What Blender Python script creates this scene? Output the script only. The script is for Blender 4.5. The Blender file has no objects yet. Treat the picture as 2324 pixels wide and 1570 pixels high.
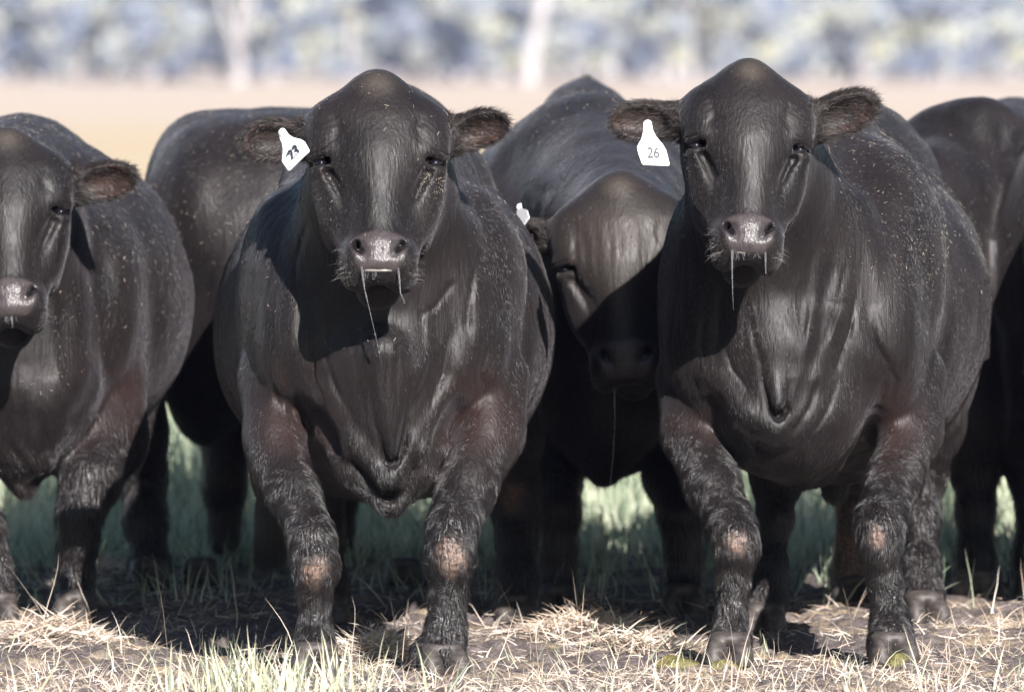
import bpy, math, random, time
import numpy as np
from mathutils import Vector, Matrix
rng = np.random.default_rng(7)
random.seed(7)
T0 = time.time()
scene = bpy.context.scene
C = scene.collection

# ------------------------------------------------------------------ camera
CAM_D, CAM_H, PXM = 20.0, 1.47, 949.0
cam_data = bpy.data.cameras.new("camera")
cam = bpy.data.objects.new("camera", cam_data)
C.objects.link(cam)
cam.location = (0.0, -CAM_D, CAM_H)
cam.rotation_euler = (math.radians(90), 0, 0)
cam_data.sensor_width = 36.0
cam_data.lens = 36.0 * CAM_D / (2324 / PXM)
cam_data.shift_y = (135 - 785) / 2324
cam_data.clip_start = 0.5
cam_data.clip_end = 6000
cam_data.dof.use_dof = True
cam_data.dof.focus_distance = CAM_D + 0.05
cam_data.dof.aperture_fstop = 4.8
scene.camera = cam

# ------------------------------------------------------------------ sun and sky
SUN_AZ, SUN_EL = math.radians(17), math.radians(27)      # azimuth to the right of the camera's back
sun_dir = Vector((math.sin(SUN_AZ) * math.cos(SUN_EL), -math.cos(SUN_AZ) * math.cos(SUN_EL), math.sin(SUN_EL)))
sun_data = bpy.data.lights.new("sun", "SUN")
sun_data.energy = 5.0
sun_data.angle = math.radians(0.5)
sun_data.color = (1.0, 0.955, 0.92)
sun = bpy.data.objects.new("sun", sun_data)
C.objects.link(sun)
sun.rotation_euler = sun_dir.to_track_quat('Z', 'Y').to_euler()
world = bpy.data.worlds.new("World")
scene.world = world
world.use_nodes = True
wn = world.node_tree
sky = wn.nodes.new("ShaderNodeTexSky")
sky.sky_type = 'NISHITA'
sky.sun_disc = False
sky.sun_elevation = SUN_EL
sky.sun_rotation = math.atan2(sun_dir.x, sun_dir.y)
sky.dust_density = 0.4
wn.links.new(sky.outputs[0], wn.nodes["Background"].inputs[0])
wn.nodes["Background"].inputs[1].default_value = 0.05
scene.view_settings.view_transform = 'Standard'
scene.view_settings.look = 'None'
scene.view_settings.exposure = 1.5
scene.view_settings.gamma = 1.0
scene.cycles.max_bounces = 6
scene.cycles.volume_bounces = 1
scene.cycles.use_denoising = True
scene.cycles.sample_clamp_indirect = 6


def P(px, py, y):
    """photo-plane sculpting aid: a point seen at (px, py) lying y metres behind the front hooves"""
    k = (y + CAM_D) / CAM_D
    return np.array([(px - 1162) / PXM * k, y, CAM_H - (py - 135) / PXM * k])


# ------------------------------------------------------------------ node helpers
def mat(name):
    m = bpy.data.materials.new(name)
    m.use_nodes = True
    nt = m.node_tree
    b = nt.nodes["Principled BSDF"]
    return m, nt, b


def N(nt, kind, **kw):
    n = nt.nodes.new(kind)
    for k, v in kw.items():
        if k.startswith("i_"):
            n.inputs[k[2:].replace("_", " ")].default_value = v
        else:
            setattr(n, k, v)
    return n


def mixc(nt, fac, a, b, blend='MIX'):
    n = nt.nodes.new("ShaderNodeMix")
    n.data_type = 'RGBA'
    n.blend_type = blend
    for s, v in ((0, fac), (6, a), (7, b)):
        if hasattr(v, 'is_output') or isinstance(v, bpy.types.NodeSocket):
            nt.links.new(v, n.inputs[s])
        else:
            n.inputs[s].default_value = v if s == 0 else (*v[:3], 1)
    return n.outputs[2]


def ramp(nt, fac, stops):
    r = nt.nodes.new("ShaderNodeValToRGB")
    el = r.color_ramp.elements
    while len(el) < len(stops):
        el.new(0.5)
    for e, (p, c) in zip(el, stops):
        e.position = p
        e.color = (*c, 1) if len(c) == 3 else c
    nt.links.new(fac, r.inputs[0])
    return r.outputs[0]


def attr(nt, name):
    a = nt.nodes.new("ShaderNodeAttribute")
    a.attribute_name = name
    return a.outputs["Fac"]


def mathn(nt, op, a, b=None):
    n = nt.nodes.new("ShaderNodeMath")
    n.operation = op
    for i, v in enumerate((a, b)):
        if v is None:
            continue
        if isinstance(v, bpy.types.NodeSocket):
            nt.links.new(v, n.inputs[i])
        else:
            n.inputs[i].default_value = v
    return n.outputs[0]


def bump(nt, h, dist, strength, prev=None):
    b = nt.nodes.new("ShaderNodeBump")
    b.inputs["Distance"].default_value = dist
    b.inputs["Strength"].default_value = strength
    nt.links.new(h, b.inputs["Height"])
    if prev is not None:
        nt.links.new(prev, b.inputs["Normal"])
    return b.outputs[0]


def noise(nt, vec, scale, detail=3, rough=0.55, dist=0.0, stretch=None):
    if stretch is not None:
        mp = nt.nodes.new("ShaderNodeMapping")
        mp.inputs["Scale"].default_value = stretch
        nt.links.new(vec, mp.inputs["Vector"])
        vec = mp.outputs[0]
    n = nt.nodes.new("ShaderNodeTexNoise")
    n.inputs["Scale"].default_value = scale
    n.inputs["Detail"].default_value = detail
    n.inputs["Roughness"].default_value = rough
    n.inputs["Distortion"].default_value = dist
    nt.links.new(vec, n.inputs["Vector"])
    return n.outputs[0]


def coords(nt, kind="Object"):
    return nt.nodes.new("ShaderNodeTexCoord").outputs[kind]


# ------------------------------------------------------------------ materials
def coat_material():
    m, nt, b = mat("black_coat")
    co = coords(nt)
    base = ramp(nt, noise(nt, co, 5, 4), [(0.35, (0.0030, 0.0021, 0.0023)), (0.65, (0.0082, 0.0054, 0.0054))])
    dusty = ramp(nt, noise(nt, co, 220, 2, stretch=(1, 1, 0.15)), [(0.45, (0, 0, 0)), (0.8, (1, 1, 1))])
    base = mixc(nt, mathn(nt, 'MULTIPLY', dusty, 0.18), base, (0.03, 0.026, 0.024))
    base = mixc(nt, attr(nt, "brown"), base, (0.016, 0.0082, 0.0068))
    base = mixc(nt, attr(nt, "dust"), base, (0.075, 0.062, 0.050))
    base = mixc(nt, attr(nt, "ear"), base, (0.034, 0.017, 0.013))
    bald = mathn(nt, 'MULTIPLY', attr(nt, "bald"), ramp(nt, noise(nt, co, 110, 4), [(0.32, (0.15, 0.15, 0.15)), (0.6, (1, 1, 1))]))
    base = mixc(nt, bald, base, (0.17, 0.118, 0.095))
    pink = attr(nt, "pad")
    padcol = ramp(nt, noise(nt, co, 60, 4), [(0.3, (0.030, 0.025, 0.026)), (0.7, (0.050, 0.041, 0.042))])
    base = mixc(nt, pink, base, padcol)
    base = mixc(nt, attr(nt, "hole"), base, (0.004, 0.003, 0.003))
    nt.links.new(base, b.inputs["Base Color"])
    r = mathn(nt, 'MULTIPLY_ADD', pink, -0.20)
    r.node.inputs[2].default_value = 0.46
    rv = ramp(nt, noise(nt, co, 34, 4, .65, stretch=(1, 1, .3)), [(.35, (0, 0, 0)), (.65, (1, 1, 1))])
    r = mathn(nt, 'ADD', r, mathn(nt, 'MULTIPLY', mathn(nt, 'SUBTRACT', 1.0, pink), mathn(nt, 'MULTIPLY', rv, 0.14)))
    r = mathn(nt, 'SUBTRACT', r, mathn(nt, 'MULTIPLY', attr(nt, "leg"), 0.16))
    nt.links.new(r, b.inputs["Roughness"])
    b.inputs["Specular IOR Level"].default_value = 0.26
    b.inputs["Sheen Weight"].default_value = 0.08
    b.inputs["Sheen Roughness"].default_value = 0.45
    b.inputs["Sheen Tint"].default_value = (0.75, 0.72, 0.8, 1)
    streak = noise(nt, co, 130, 3, stretch=(1, 1, 0.14))
    n1 = bump(nt, streak, 0.004, 0.55)
    soft = noise(nt, co, 13, 3, stretch=(1, 1, 0.35))
    n1 = bump(nt, soft, 0.02, 0.10, n1)
    # wet, wavy hair on the lower legs
    w = nt.nodes.new("ShaderNodeTexWave")
    w.wave_type = 'BANDS'
    w.bands_direction = 'X'
    w.inputs["Scale"].default_value = 22
    w.inputs["Distortion"].default_value = 9
    w.inputs["Detail"].default_value = 3
    w.inputs["Detail Scale"].default_value = 2.2
    mp = nt.nodes.new("ShaderNodeMapping")
    mp.inputs["Scale"].default_value = (1, 1, 0.45)
    nt.links.new(co, mp.inputs[0])
    nt.links.new(mp.outputs[0], w.inputs[0])
    lg = mathn(nt, 'MULTIPLY', w.outputs["Fac"], attr(nt, "leg"))
    n1 = bump(nt, lg, 0.004, 0.6, n1)
    v = nt.nodes.new("ShaderNodeTexVoronoi")
    v.inputs["Scale"].default_value = 420
    nt.links.new(co, v.inputs[0])
    pv = mathn(nt, 'MULTIPLY', v.outputs["Distance"], pink)
    n1 = bump(nt, pv, 0.0016, 0.28, n1)
    nt.links.new(n1, b.inputs["Normal"])
    return m


def simple(name, col, rough=0.5, **kw):
    m, nt, b = mat(name)
    b.inputs["Base Color"].default_value = (*col, 1)
    b.inputs["Roughness"].default_value = rough
    for k, v in kw.items():
        b.inputs[k].default_value = v
    return m


def hair_material(name, c0, c1, rough=0.38, spec=0.5):
    m, nt, b = mat(name)
    hi = nt.nodes.new("ShaderNodeHairInfo")
    a = attr(nt, "shade")
    lowa = nt.nodes.new("ShaderNodeClamp")
    nt.links.new(a, lowa.inputs[0])
    higha = nt.nodes.new("ShaderNodeClamp")
    nt.links.new(mathn(nt, 'SUBTRACT', a, 1.0), higha.inputs[0])
    col = mixc(nt, lowa.outputs[0], c0, c1)
    col = mixc(nt, higha.outputs[0], col, (0.17, 0.14, 0.11))
    nt.links.new(col, b.inputs["Base Color"])
    b.inputs["Roughness"].default_value = rough
    b.inputs["Specular IOR Level"].default_value = spec
    return m


M_COAT = coat_material()
M_HAIR = hair_material("coat_hair", (0.0022, 0.0018, 0.0021), (0.030, 0.022, 0.0200), 0.38, 0.72)
M_EARHAIR = hair_material("ear_hair", (0.006, 0.005, 0.005), (0.040, 0.026, 0.020), 0.38)
M_WHISK = simple("whisker", (0.16, 0.15, 0.14), 0.3)
M_EYE = simple("eyeball", (0.004, 0.003, 0.005), 0.06, **{"Specular IOR Level": 0.45})
M_TAG = simple("tag_plastic", (0.82, 0.82, 0.84), 0.35)
M_INK = simple("tag_ink", (0.02, 0.02, 0.025), 0.5)
M_INKP = simple("pale_tag_ink", (0.42, 0.42, 0.44), 0.5)
M_SALIVA = simple("saliva", (0.75, 0.77, 0.79), 0.06, **{"Transmission Weight": 0.93, "IOR": 1.34})
M_TEETH = simple("wet_lip", (0.16, 0.145, 0.13), 0.16)
M_FLECK = simple("straw_fleck", (0.30, 0.255, 0.20), 0.6)


def hoof_material():
    m, nt, b = mat("hoof_horn")
    co = coords(nt)
    c = ramp(nt, noise(nt, co, 40, 4, stretch=(1, 1, 2.5)), [(0.3, (0.016, 0.013, 0.012)), (0.7, (0.070, 0.058, 0.052))])
    nt.links.new(c, b.inputs["Base Color"])
    b.inputs["Roughness"].default_value = 0.6
    nt.links.new(bump(nt, noise(nt, co, 160, 3, stretch=(0.3, 0.3, 2)), 0.003, 0.4), b.inputs["Normal"])
    return m


M_HOOF = hoof_material()


# ------------------------------------------------------------------ object helpers
def tag(o, label=None, cat=None, group=None, kind=None):
    if label: o["label"] = label
    if cat: o["category"] = cat
    if group: o["group"] = group
    if kind: o["kind"] = kind
    return o


def mesh_obj(name, verts, faces, material, parent=None, smooth=True, attrs=None, loc=None):
    """verts (n,3) array in world space (or local to parent), faces (m,3|4) array or list"""
    me = bpy.data.meshes.new(name)
    verts = np.asarray(verts, dtype=np.float32)
    if isinstance(faces, np.ndarray):
        nf, k = faces.shape
        me.vertices.add(len(verts))
        me.vertices.foreach_set("co", verts.ravel())
        me.loops.add(nf * k)
        me.loops.foreach_set("vertex_index", faces.astype(np.int32).ravel())
        me.polygons.add(nf)
        me.polygons.foreach_set("loop_start", np.arange(0, nf * k, k, dtype=np.int32))
        me.update(calc_edges=True)
    else:
        me.from_pydata(verts.tolist(), [], faces)
        me.update()
    if smooth:
        me.polygons.foreach_set("use_smooth", np.ones(len(me.polygons), dtype=bool))
    me.materials.append(material)
    for k, v in (attrs or {}).items():
        a = me.attributes.new(k, 'FLOAT', 'POINT')
        a.data.foreach_set("value", np.asarray(v, dtype=np.float32))
    o = bpy.data.objects.new(name, me)
    C.objects.link(o)
    if parent is not None:
        o.parent = parent
    if loc is not None:
        o.location = loc
    return o


def empty(name, loc):
    o = bpy.data.objects.new(name, None)
    o.empty_display_size = 0.2
    o.location = loc
    C.objects.link(o)
    return o


def hair_obj(name, strands, radius, material, parent=None, shade=None):
    """strands (n,k,3)"""
    n, k, _ = strands.shape
    cu = bpy.data.hair_curves.new(name)
    cu.add_curves([k] * n)
    cu.attributes["position"].data.foreach_set("vector", strands.astype(np.float32).ravel())
    r = cu.attributes.get("radius") or cu.attributes.new("radius", 'FLOAT', 'POINT')
    prof = np.linspace(1.0, 0.15, k)
    r.data.foreach_set("value", (np.asarray(radius).reshape(-1, 1) * np.ones((n, 1)) * prof).astype(np.float32).ravel())
    a = cu.attributes.new("shade", 'FLOAT', 'CURVE')
    a.data.foreach_set("value", (np.zeros(n) if shade is None else shade).astype(np.float32))
    cu.materials.append(material)
    o = bpy.data.objects.new(name, cu)
    C.objects.link(o)
    if parent is not None:
        o.parent = parent
    return o


def snoise(p, f, seed=0):
    """cheap smooth pseudo-noise, p (...,3) -> (...) in about [-1,1]"""
    r = np.random.default_rng(seed)
    out = 0
    for i in range(5):
        d = r.normal(size=3)
        d /= np.linalg.norm(d)
        ff = f * (0.6 + 0.9 * r.random())
        out = out + np.sin(p @ d * ff * 2 * math.pi + r.random() * 6.28)
    return out / 3.0


def unit(v):
    return v / np.maximum(np.linalg.norm(v, axis=-1, keepdims=True), 1e-9)


# ------------------------------------------------------------------ implicit sculpting on a rectilinear grid
class Sculpt:
    def __init__(s, xs, ys, zs):
        s.a = [np.asarray(t, dtype=np.float32) for t in (xs, ys, zs)]
        s.F = np.full((len(xs), len(ys), len(zs)), 0.5, dtype=np.float32)

    def sub(s, lo, hi):
        sl = []
        for t, l, h in zip(s.a, lo, hi):
            i = max(0, int(np.searchsorted(t, l)) - 1)
            j = min(len(t), int(np.searchsorted(t, h)) + 1)
            if j - i < 1:
                return None, None
            sl.append(slice(i, j))
        x, y, z = (t[q] for t, q in zip(s.a, sl))
        return tuple(sl), (x[:, None, None], y[None, :, None], z[None, None, :])

    def apply(s, lo, hi, k, fn, op='add'):
        m = (max(k, 0.11) if op == 'add' else k) + 0.03
        sl, g = s.sub(np.asarray(lo) - m, np.asarray(hi) + m)
        if sl is None:
            return
        d = fn(*g).astype(np.float32)
        f = s.F[sl]
        if op == 'add':
            h = np.maximum(k - np.abs(f - d), 0) / k
            s.F[sl] = np.minimum(f, d) - h * h * k * 0.25
        else:
            h = np.maximum(k - np.abs(f + d), 0) / k
            s.F[sl] = np.maximum(f, -d) + h * h * k * 0.25

    def ell(s, c, r, k=0.05, R=None, op='add'):
        c = np.asarray(c, float)
        r = np.asarray(r, float)
        R = np.eye(3) if R is None else R
        ext = np.sqrt(((R * r) ** 2).sum(1))

        def fn(x, y, z):
            px, py, pz = x - c[0], y - c[1], z - c[2]
            q = [px * R[0, i] + py * R[1, i] + pz * R[2, i] for i in range(3)]
            k0 = np.sqrt(sum((q[i] / r[i]) ** 2 for i in range(3)))
            k1 = np.sqrt(sum((q[i] / (r[i] ** 2)) ** 2 for i in range(3)))
            return np.where(k0 < 1e-3, -r.min(), k0 * (k0 - 1.0) / np.maximum(k1, 1e-6))
        e2 = .05 + .6 * k
        s.apply(c - ext - e2, c + ext + e2, k, fn, op)

    def cone(s, a, ra, b, rb, k=0.04, op='add', flat=None):
        a = np.asarray(a, float)
        b = np.asarray(b, float)
        lo = np.minimum(a - ra, b - rb)
        hi = np.maximum(a + ra, b + rb)
        ba = b - a
        bb = float(ba @ ba) + 1e-9

        rr = ra - rb
        a2 = bb - rr * rr
        if a2 <= 1e-9:
            c, r = (a, ra) if ra > rb else (b, rb)

            def fn(x, y, z):
                return np.sqrt((x - c[0]) ** 2 + (y - c[1]) ** 2 + (z - c[2]) ** 2) - r
        else:
            def fn(x, y, z):
                px, py, pz = (x - a[0]).astype(np.float64), y - a[1], z - a[2]
                Y = px * ba[0] + py * ba[1] + pz * ba[2]
                Z = Y - bb
                x2 = (px * bb - ba[0] * Y) ** 2 + (py * bb - ba[1] * Y) ** 2 + (pz * bb - ba[2] * Y) ** 2
                kk = np.sign(rr) * rr * rr * x2
                end = np.sign(Z) * a2 * Z * Z * bb > kk
                beg = np.sign(Y) * a2 * Y * Y * bb < kk
                mid = (np.sqrt(x2 * (a2 / bb)) + Y * rr) / bb - ra
                return np.where(end, np.sqrt(x2 + Z * Z * bb) / bb - rb, np.where(beg, np.sqrt(x2 + Y * Y * bb) / bb - ra, mid))
        s.apply(lo, hi, k, fn, op)

    def chain(s, pts, k=0.04, op='add'):
        for (a, ra), (b, rb) in zip(pts[:-1], pts[1:]):
            s.cone(a, ra, b, rb, k, op)

    def crease(s, pts, depth, width, ymin=-9, ymax=9, fade=True):
        """push the surface in (depth>0) or out (depth<0) along a polyline, distance measured in the x-z plane"""
        P3 = [np.asarray(p, float) for p in pts]
        arr = np.array(P3)
        w3 = 3 * width
        lo = arr.min(0) - w3
        hi = arr.max(0) + w3
        lo[1], hi[1] = ymin, ymax
        sl, g = s.sub(lo, hi)
        if sl is None:
            return
        x, y, z = g
        best = None
        seg = np.linalg.norm(np.diff(arr[:, [0, 2]], axis=0), axis=1)
        tot = seg.sum()
        acc = 0
        for i, (a, b) in enumerate(zip(P3[:-1], P3[1:])):
            bx, bz = b[0] - a[0], b[2] - a[2]
            h = np.clip(((x - a[0]) * bx + (z - a[2]) * bz) / (bx * bx + bz * bz + 1e-9), 0, 1)
            d = np.sqrt((x - a[0] - bx * h) ** 2 + (z - a[2] - bz * h) ** 2)
            t = (acc + h * seg[i]) / tot
            amp = np.maximum(np.sin(np.pi * np.clip(t, 0, 1)), 0) ** 0.6 if fade else 1.0
            e = amp * np.exp(-(d / width) ** 2)
            best = e if best is None else np.maximum(best, e)
            acc += seg[i]
        s.F[sl] += (depth * best).astype(np.float32)

    def mesh(s):
        F = s.F
        S = F < 0
        nx, ny, nz = F.shape
        c = [S[i:nx - 1 + i, j:ny - 1 + j, k:nz - 1 + k] for i in (0, 1) for j in (0, 1) for k in (0, 1)]
        cnt = sum(q.astype(np.int8) for q in c)
        act = (cnt > 0) & (cnt < 8)
        idx = np.argwhere(act)
        vid = np.full(act.shape, -1, dtype=np.int32)
        vid[act] = np.arange(len(idx))
        pos = np.zeros((len(idx), 3))
        num = np.zeros(len(idx))
        cor = [(i, j, k) for i in (0, 1) for j in (0, 1) for k in (0, 1)]
        vals = {q: F[idx[:, 0] + q[0], idx[:, 1] + q[1], idx[:, 2] + q[2]] for q in cor}
        ax = [t.astype(float) for t in s.a]
        for q in cor:
            for d in range(3):
                if q[d]:
                    continue
                q2 = list(q)
                q2[d] = 1
                q2 = tuple(q2)
                f0, f1 = vals[q], vals[q2]
                cr = (f0 < 0) != (f1 < 0)
                t = np.where(cr, f0 / np.where(f0 == f1, 1, f0 - f1), 0)
                for e in range(3):
                    base = ax[e][idx[:, e] + q[e]]
                    if e == d:
                        base = base + t * (ax[e][idx[:, e] + 1] - ax[e][idx[:, e]])
                    pos[:, e] += np.where(cr, base, 0)
                num += cr
        pos /= num[:, None]
        quads = []
        for d in range(3):
            sa = [slice(1, n - 1) for n in F.shape]
            sa[d] = slice(0, F.shape[d] - 1)
            sb = list(sa)
            sb[d] = slice(1, F.shape[d])
            A, B = S[tuple(sa)], S[tuple(sb)]
            e = np.argwhere(A != B)
            flip = A[e[:, 0], e[:, 1], e[:, 2]]
            off = np.array([1, 1, 1])
            off[d] = 0
            e = e + off
            u, v = [(1, 2), (2, 0), (0, 1)][d]
            du = np.zeros(3, int); du[u] = 1
            dv = np.zeros(3, int); dv[v] = 1
            ids = [vid[tuple((e - o).T)] for o in (du + dv, dv, 0 * du, du)]
            q = np.stack(ids, 1)
            q[~flip] = q[~flip][:, ::-1]
            quads.append(q)
        quads = np.concatenate(quads)
        ok = (quads >= 0).all(1)
        return pos, quads[ok]


def relax(V, Q, it=2, lam=0.5):
    n = len(V)
    E = np.concatenate([Q[:, [0, 1]], Q[:, [1, 2]], Q[:, [2, 3]], Q[:, [3, 0]]])
    for _ in range(it):
        for l in (lam, -lam * 1.02):
            acc = np.zeros((n, 3))
            cnt = np.bincount(E[:, 0], minlength=n) + np.bincount(E[:, 1], minlength=n)
            for e in range(3):
                acc[:, e] = np.bincount(E[:, 0], V[E[:, 1], e], n) + np.bincount(E[:, 1], V[E[:, 0], e], n)
            V = V + l * (acc / np.maximum(cnt, 1)[:, None] - V)
    return V


def keep_largest(V, Q):
    """drop stray islands: label propagation by min index"""
    lab = np.arange(len(V))
    for _ in range(4000):
        m = lab[Q].min(1)
        new = lab.copy()
        for i in range(4):
            np.minimum.at(new, Q[:, i], m)
        new = new[new]
        if (new == lab).all():
            break
        lab = new
    u, c = np.unique(lab, return_counts=True)
    k = lab == u[c.argmax()]
    ok = k[Q[:, 0]]
    mp = np.cumsum(k) - 1
    return V[k], mp[Q[ok]]


def axis(parts):
    """[(start, step), ..., (end, None)]"""
    out = []
    for (a, st), (b, _) in zip(parts[:-1], parts[1:]):
        n = max(1, int(round((b - a) / st)))
        out.append(np.linspace(a, b, n, endpoint=False))
    out.append([parts[-1][0]])
    return np.concatenate(out)

# ------------------------------------------------------------------ cattle
class Head:
    def __init__(h, O, pitch=25, yaw=0, roll=0, s=1.0, wf=1.0):
        p, y, r = (math.radians(t) for t in (pitch, yaw, roll))
        base = np.array([[1, 0, 0], [0, -math.sin(p), -math.cos(p)], [0, -math.cos(p), math.sin(p)]], float).T
        Ry = np.array([[math.cos(y), -math.sin(y), 0], [math.sin(y), math.cos(y), 0], [0, 0, 1]])
        Rr = np.array([[math.cos(r), 0, math.sin(r)], [0, 1, 0], [-math.sin(r), 0, math.cos(r)]])
        h.R = Rr @ Ry @ base
        h.O, h.s, h.wf = np.asarray(O, float), s, wf

    def __call__(h, w, u, v):
        return h.O + h.s * (h.R @ np.array([w * h.wf, u, v]))

    def inv(h, p):
        q = (p - h.O) @ h.R / h.s
        q[..., 0] /= h.wf
        return q

    def ell(h, S, c, r, k=0.03, op='add', tilt=None):
        R = h.R
        if tilt is not None:
            ax, ang = tilt
            R = R @ np.array(Matrix.Rotation(math.radians(ang), 3, ax))
        S.ell(h(*c), np.array(r) * h.s * np.array([h.wf, 1, 1]), k * h.s, R, op)

    def cone(h, S, a, ra, b, rb, k=0.03, op='add'):
        S.cone(h(*a), ra * h.s, h(*b), rb * h.s, k * h.s, op)


EYE = (0.129, 0.226, -0.066)


def sculpt_head(S, h, ears, mouth=True):
    ell, cone = (lambda *a, **k: h.ell(S, *a, **k)), (lambda *a, **k: h.cone(S, *a, **k))
    ell((0, .190, -.105), (.150, .125, .105), .04)                  # cranium
    ell((0, .128, -.088), (.132, .080, .085), .05)
    ell((0, .050, -.075), (.045, .050, .055), .05)                    # poll
    for q in (-1, 1):
        cone((0, .060, -.085), .050, (q * .106, .122, -.095), .057, .05)
    ell((0, .19, -.055), (.098, .11, .062), .05)                    # forehead plate
    cone((0, .24, -.065), .078, (0, .43, -.058), .058, .05)         # nasal bridge
    for q in (-1, 1):
        ell((q * .112, .185, -.062), (.042, .06, .045), .035, tilt=('Z', q * 12))      # brow
        cone((q * .088, .28, -.125), .050, (q * .048, .43, -.095), .045, .04)      # cheek to muzzle
        ell((q * .092, .27, -.185), (.048, .13, .095), .05)         # jaw muscle
        cone((q * .108, .235, -.088), .034, (q * .082, .33, -.108), .034, .045)      # face crest
        cone((q * .145, .135, -.125), .045, (q * .17, .13, -.14), .036, .03)      # ear root
        ell((q * .050, .475, -.068), (.037, .050, .062), .025)      # muzzle sides
    cone((0, .33, -.22), .075, (0, .475, -.20), .048, .05)
    ell((0, .452, -.060), (.070, .042, .062), .025)                 # muzzle pad
    ell((0, .49, -.060), (.054, .034, .055), .02)
    for q in (-1, 1):                                               # brisket-like cheek lips
        ell((q * .052, .50, -.10), (.03, .03, .045), .025)
    ell((0, .495, -.195), (.040, .034, .038), .03)                  # chin
    if mouth:
        ell((0, .548, -.090), (.050, .016, .055), .012, op='sub')
    for q in (-1, 1):                                               # nostrils
        cone((q * .066, .434, .002), .0085, (q * .046, .456, .002), .0135, .006, op='sub')
        cone((q * .047, .455, .002), .0155, (q * .033, .480, .000), .009, .006, op='sub')
        cone((q * .052, .448, -.02), .010, (q * .046, .455, -.04), .010, .008, op='sub')
        e = EYE
        cone((q * .118, .225, -.040), .018, (q * .150, .225, -.078), .018, .014, op='sub')   # orbit
        cone((q * .106, .209, -.026), .011, (q * .148, .209, -.058), .012, .014)    # upper lid
        cone((q * .110, .244, -.046), .009, (q * .144, .242, -.068), .009, .014)    # lower lid
        cone((q * .106, .256, -.046), .006, (q * .088, .31, -.044), .004, .025, op='sub')    # tear trough
        S.crease([h(q * .130, .246, -.03), h(q * .102, .283, -.04), h(q * .084, .318, -.05), h(q * .078, .345, -.05)], .006, .0080, h.O[1] - .6, h(0, .3, -.15)[1])
        S.crease([h(q * .100, .200, 0), h(q * .088, .165, 0), h(q * .100, .130, 0)], .004, .010, h.O[1] - .6, h(0, .2, -.12)[1])
    for q, (dx, dy, dz), L, hh, nrm in ears:
        t = unit(np.array([dx, dy, dz], float))
        n = np.array(nrm, float)
        n = unit(n - t * (n @ t))
        b = np.cross(n, t)
        R = np.stack([t, b, n], 1)
        base = h(q * .155, .132, -.132)
        S.cone(base, .036 * h.s, base + t * .045, .032 * h.s, .03)
        S.ell(base + t * (L * .55), (L * .55, hh, .030), .018, R)
        S.ell(base + t * (L * .60) + n * .024, (L * .44, hh * .74, .030), .010, R, 'sub')
    return h


def head_attrs(V, h, ears):
    q = h.inv(V)
    w, u, v = np.abs(q[:, 0]), q[:, 1], q[:, 2]
    sm = lambda a, b, x: np.clip((x - a) / (b - a), 0, 1)
    near = (u > -.05) & (u < .65) & (v > -.3) & (v < .15) & (w < .2)
    halfw = .066 - .42 * np.clip(u - .44, 0, 1)
    top = .423 + 6.0 * np.clip(w - .02, 0, 1) ** 2
    pad = sm(-.035, -.022, v) * (1 - sm(halfw, halfw + .012, w)) * sm(top - .004, top + .006, u) * (1 - sm(.510, .518, u)) * near
    def capd(a, b):
        a, b = np.array(a), np.array(b)
        ba = b - a
        p = np.stack([w, u, v], 1) - a
        t = np.clip((p @ ba) / (ba @ ba), 0, 1)
        return np.linalg.norm(p - t[:, None] * ba, axis=1)
    dn = np.minimum(capd((.061, .444, -.008), (.041, .468, -.016)), capd((.052, .448, -.02), (.046, .455, -.05)))
    hole = (1 - sm(.009, .0145, dn)) * near
    mouthhole = (1 - sm(.0, .010, np.abs(u - .535))) * (v < -.03) * (w < .055) * near * (v > -.12) * 0.8
    hole = np.maximum(hole, mouthhole)
    dust = np.exp(-(((w / .04) ** 2) + ((u - .04) / .035) ** 2)) * near * .45
    ear = np.zeros(len(V))
    for q_, d, L, hh, nrm in ears:
        t = unit(np.array(d, float)); n = np.array(nrm, float)
        n = unit(n - t * (n @ t)); b = np.cross(n, t)
        base = h(q_ * .155, .132, -.132)
        c = base + t * (L * .60) + n * .022
        p = V - c
        e = np.sqrt((p @ t / (L * .45)) ** 2 + (p @ b / (hh * .80)) ** 2 + (p @ n / .034) ** 2)
        ear = np.maximum(ear, (1 - sm(1.02, 1.22, e)) * (.12 + .75 * sm(-.3, .6, snoise(V, 14, 5) - (p @ b) / hh)))
    return dict(pad=pad, hole=hole, dust=dust, ear=ear)


def tri_sample(V, Q, n, wt=None):
    T = np.concatenate([Q[:, [0, 1, 2]], Q[:, [0, 2, 3]]])
    a, b, c = V[T[:, 0]], V[T[:, 1]], V[T[:, 2]]
    cr = np.cross(b - a, c - a)
    ar = np.linalg.norm(cr, axis=1)
    w = ar * (1 if wt is None else wt(((a + b + c) / 3), cr / np.maximum(ar, 1e-12)[:, None]))
    i = rng.choice(len(T), n, p=w / w.sum())
    r1, r2 = np.sqrt(rng.random(n))[:, None], rng.random(n)[:, None]
    return (1 - r1) * a[i] + r1 * (1 - r2) * b[i] + r1 * r2 * c[i], T[i]


def vnormals(V, Q):
    a, b, c, d = (V[Q[:, i]] for i in range(4))
    fn = np.cross(c - a, d - b)
    out = np.zeros_like(V)
    for i in range(4):
        for e in range(3):
            out[:, e] += np.bincount(Q[:, i], fn[:, e], len(V))
    return unit(out)


CAMP = np.array([0, -CAM_D, CAM_H])


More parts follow.
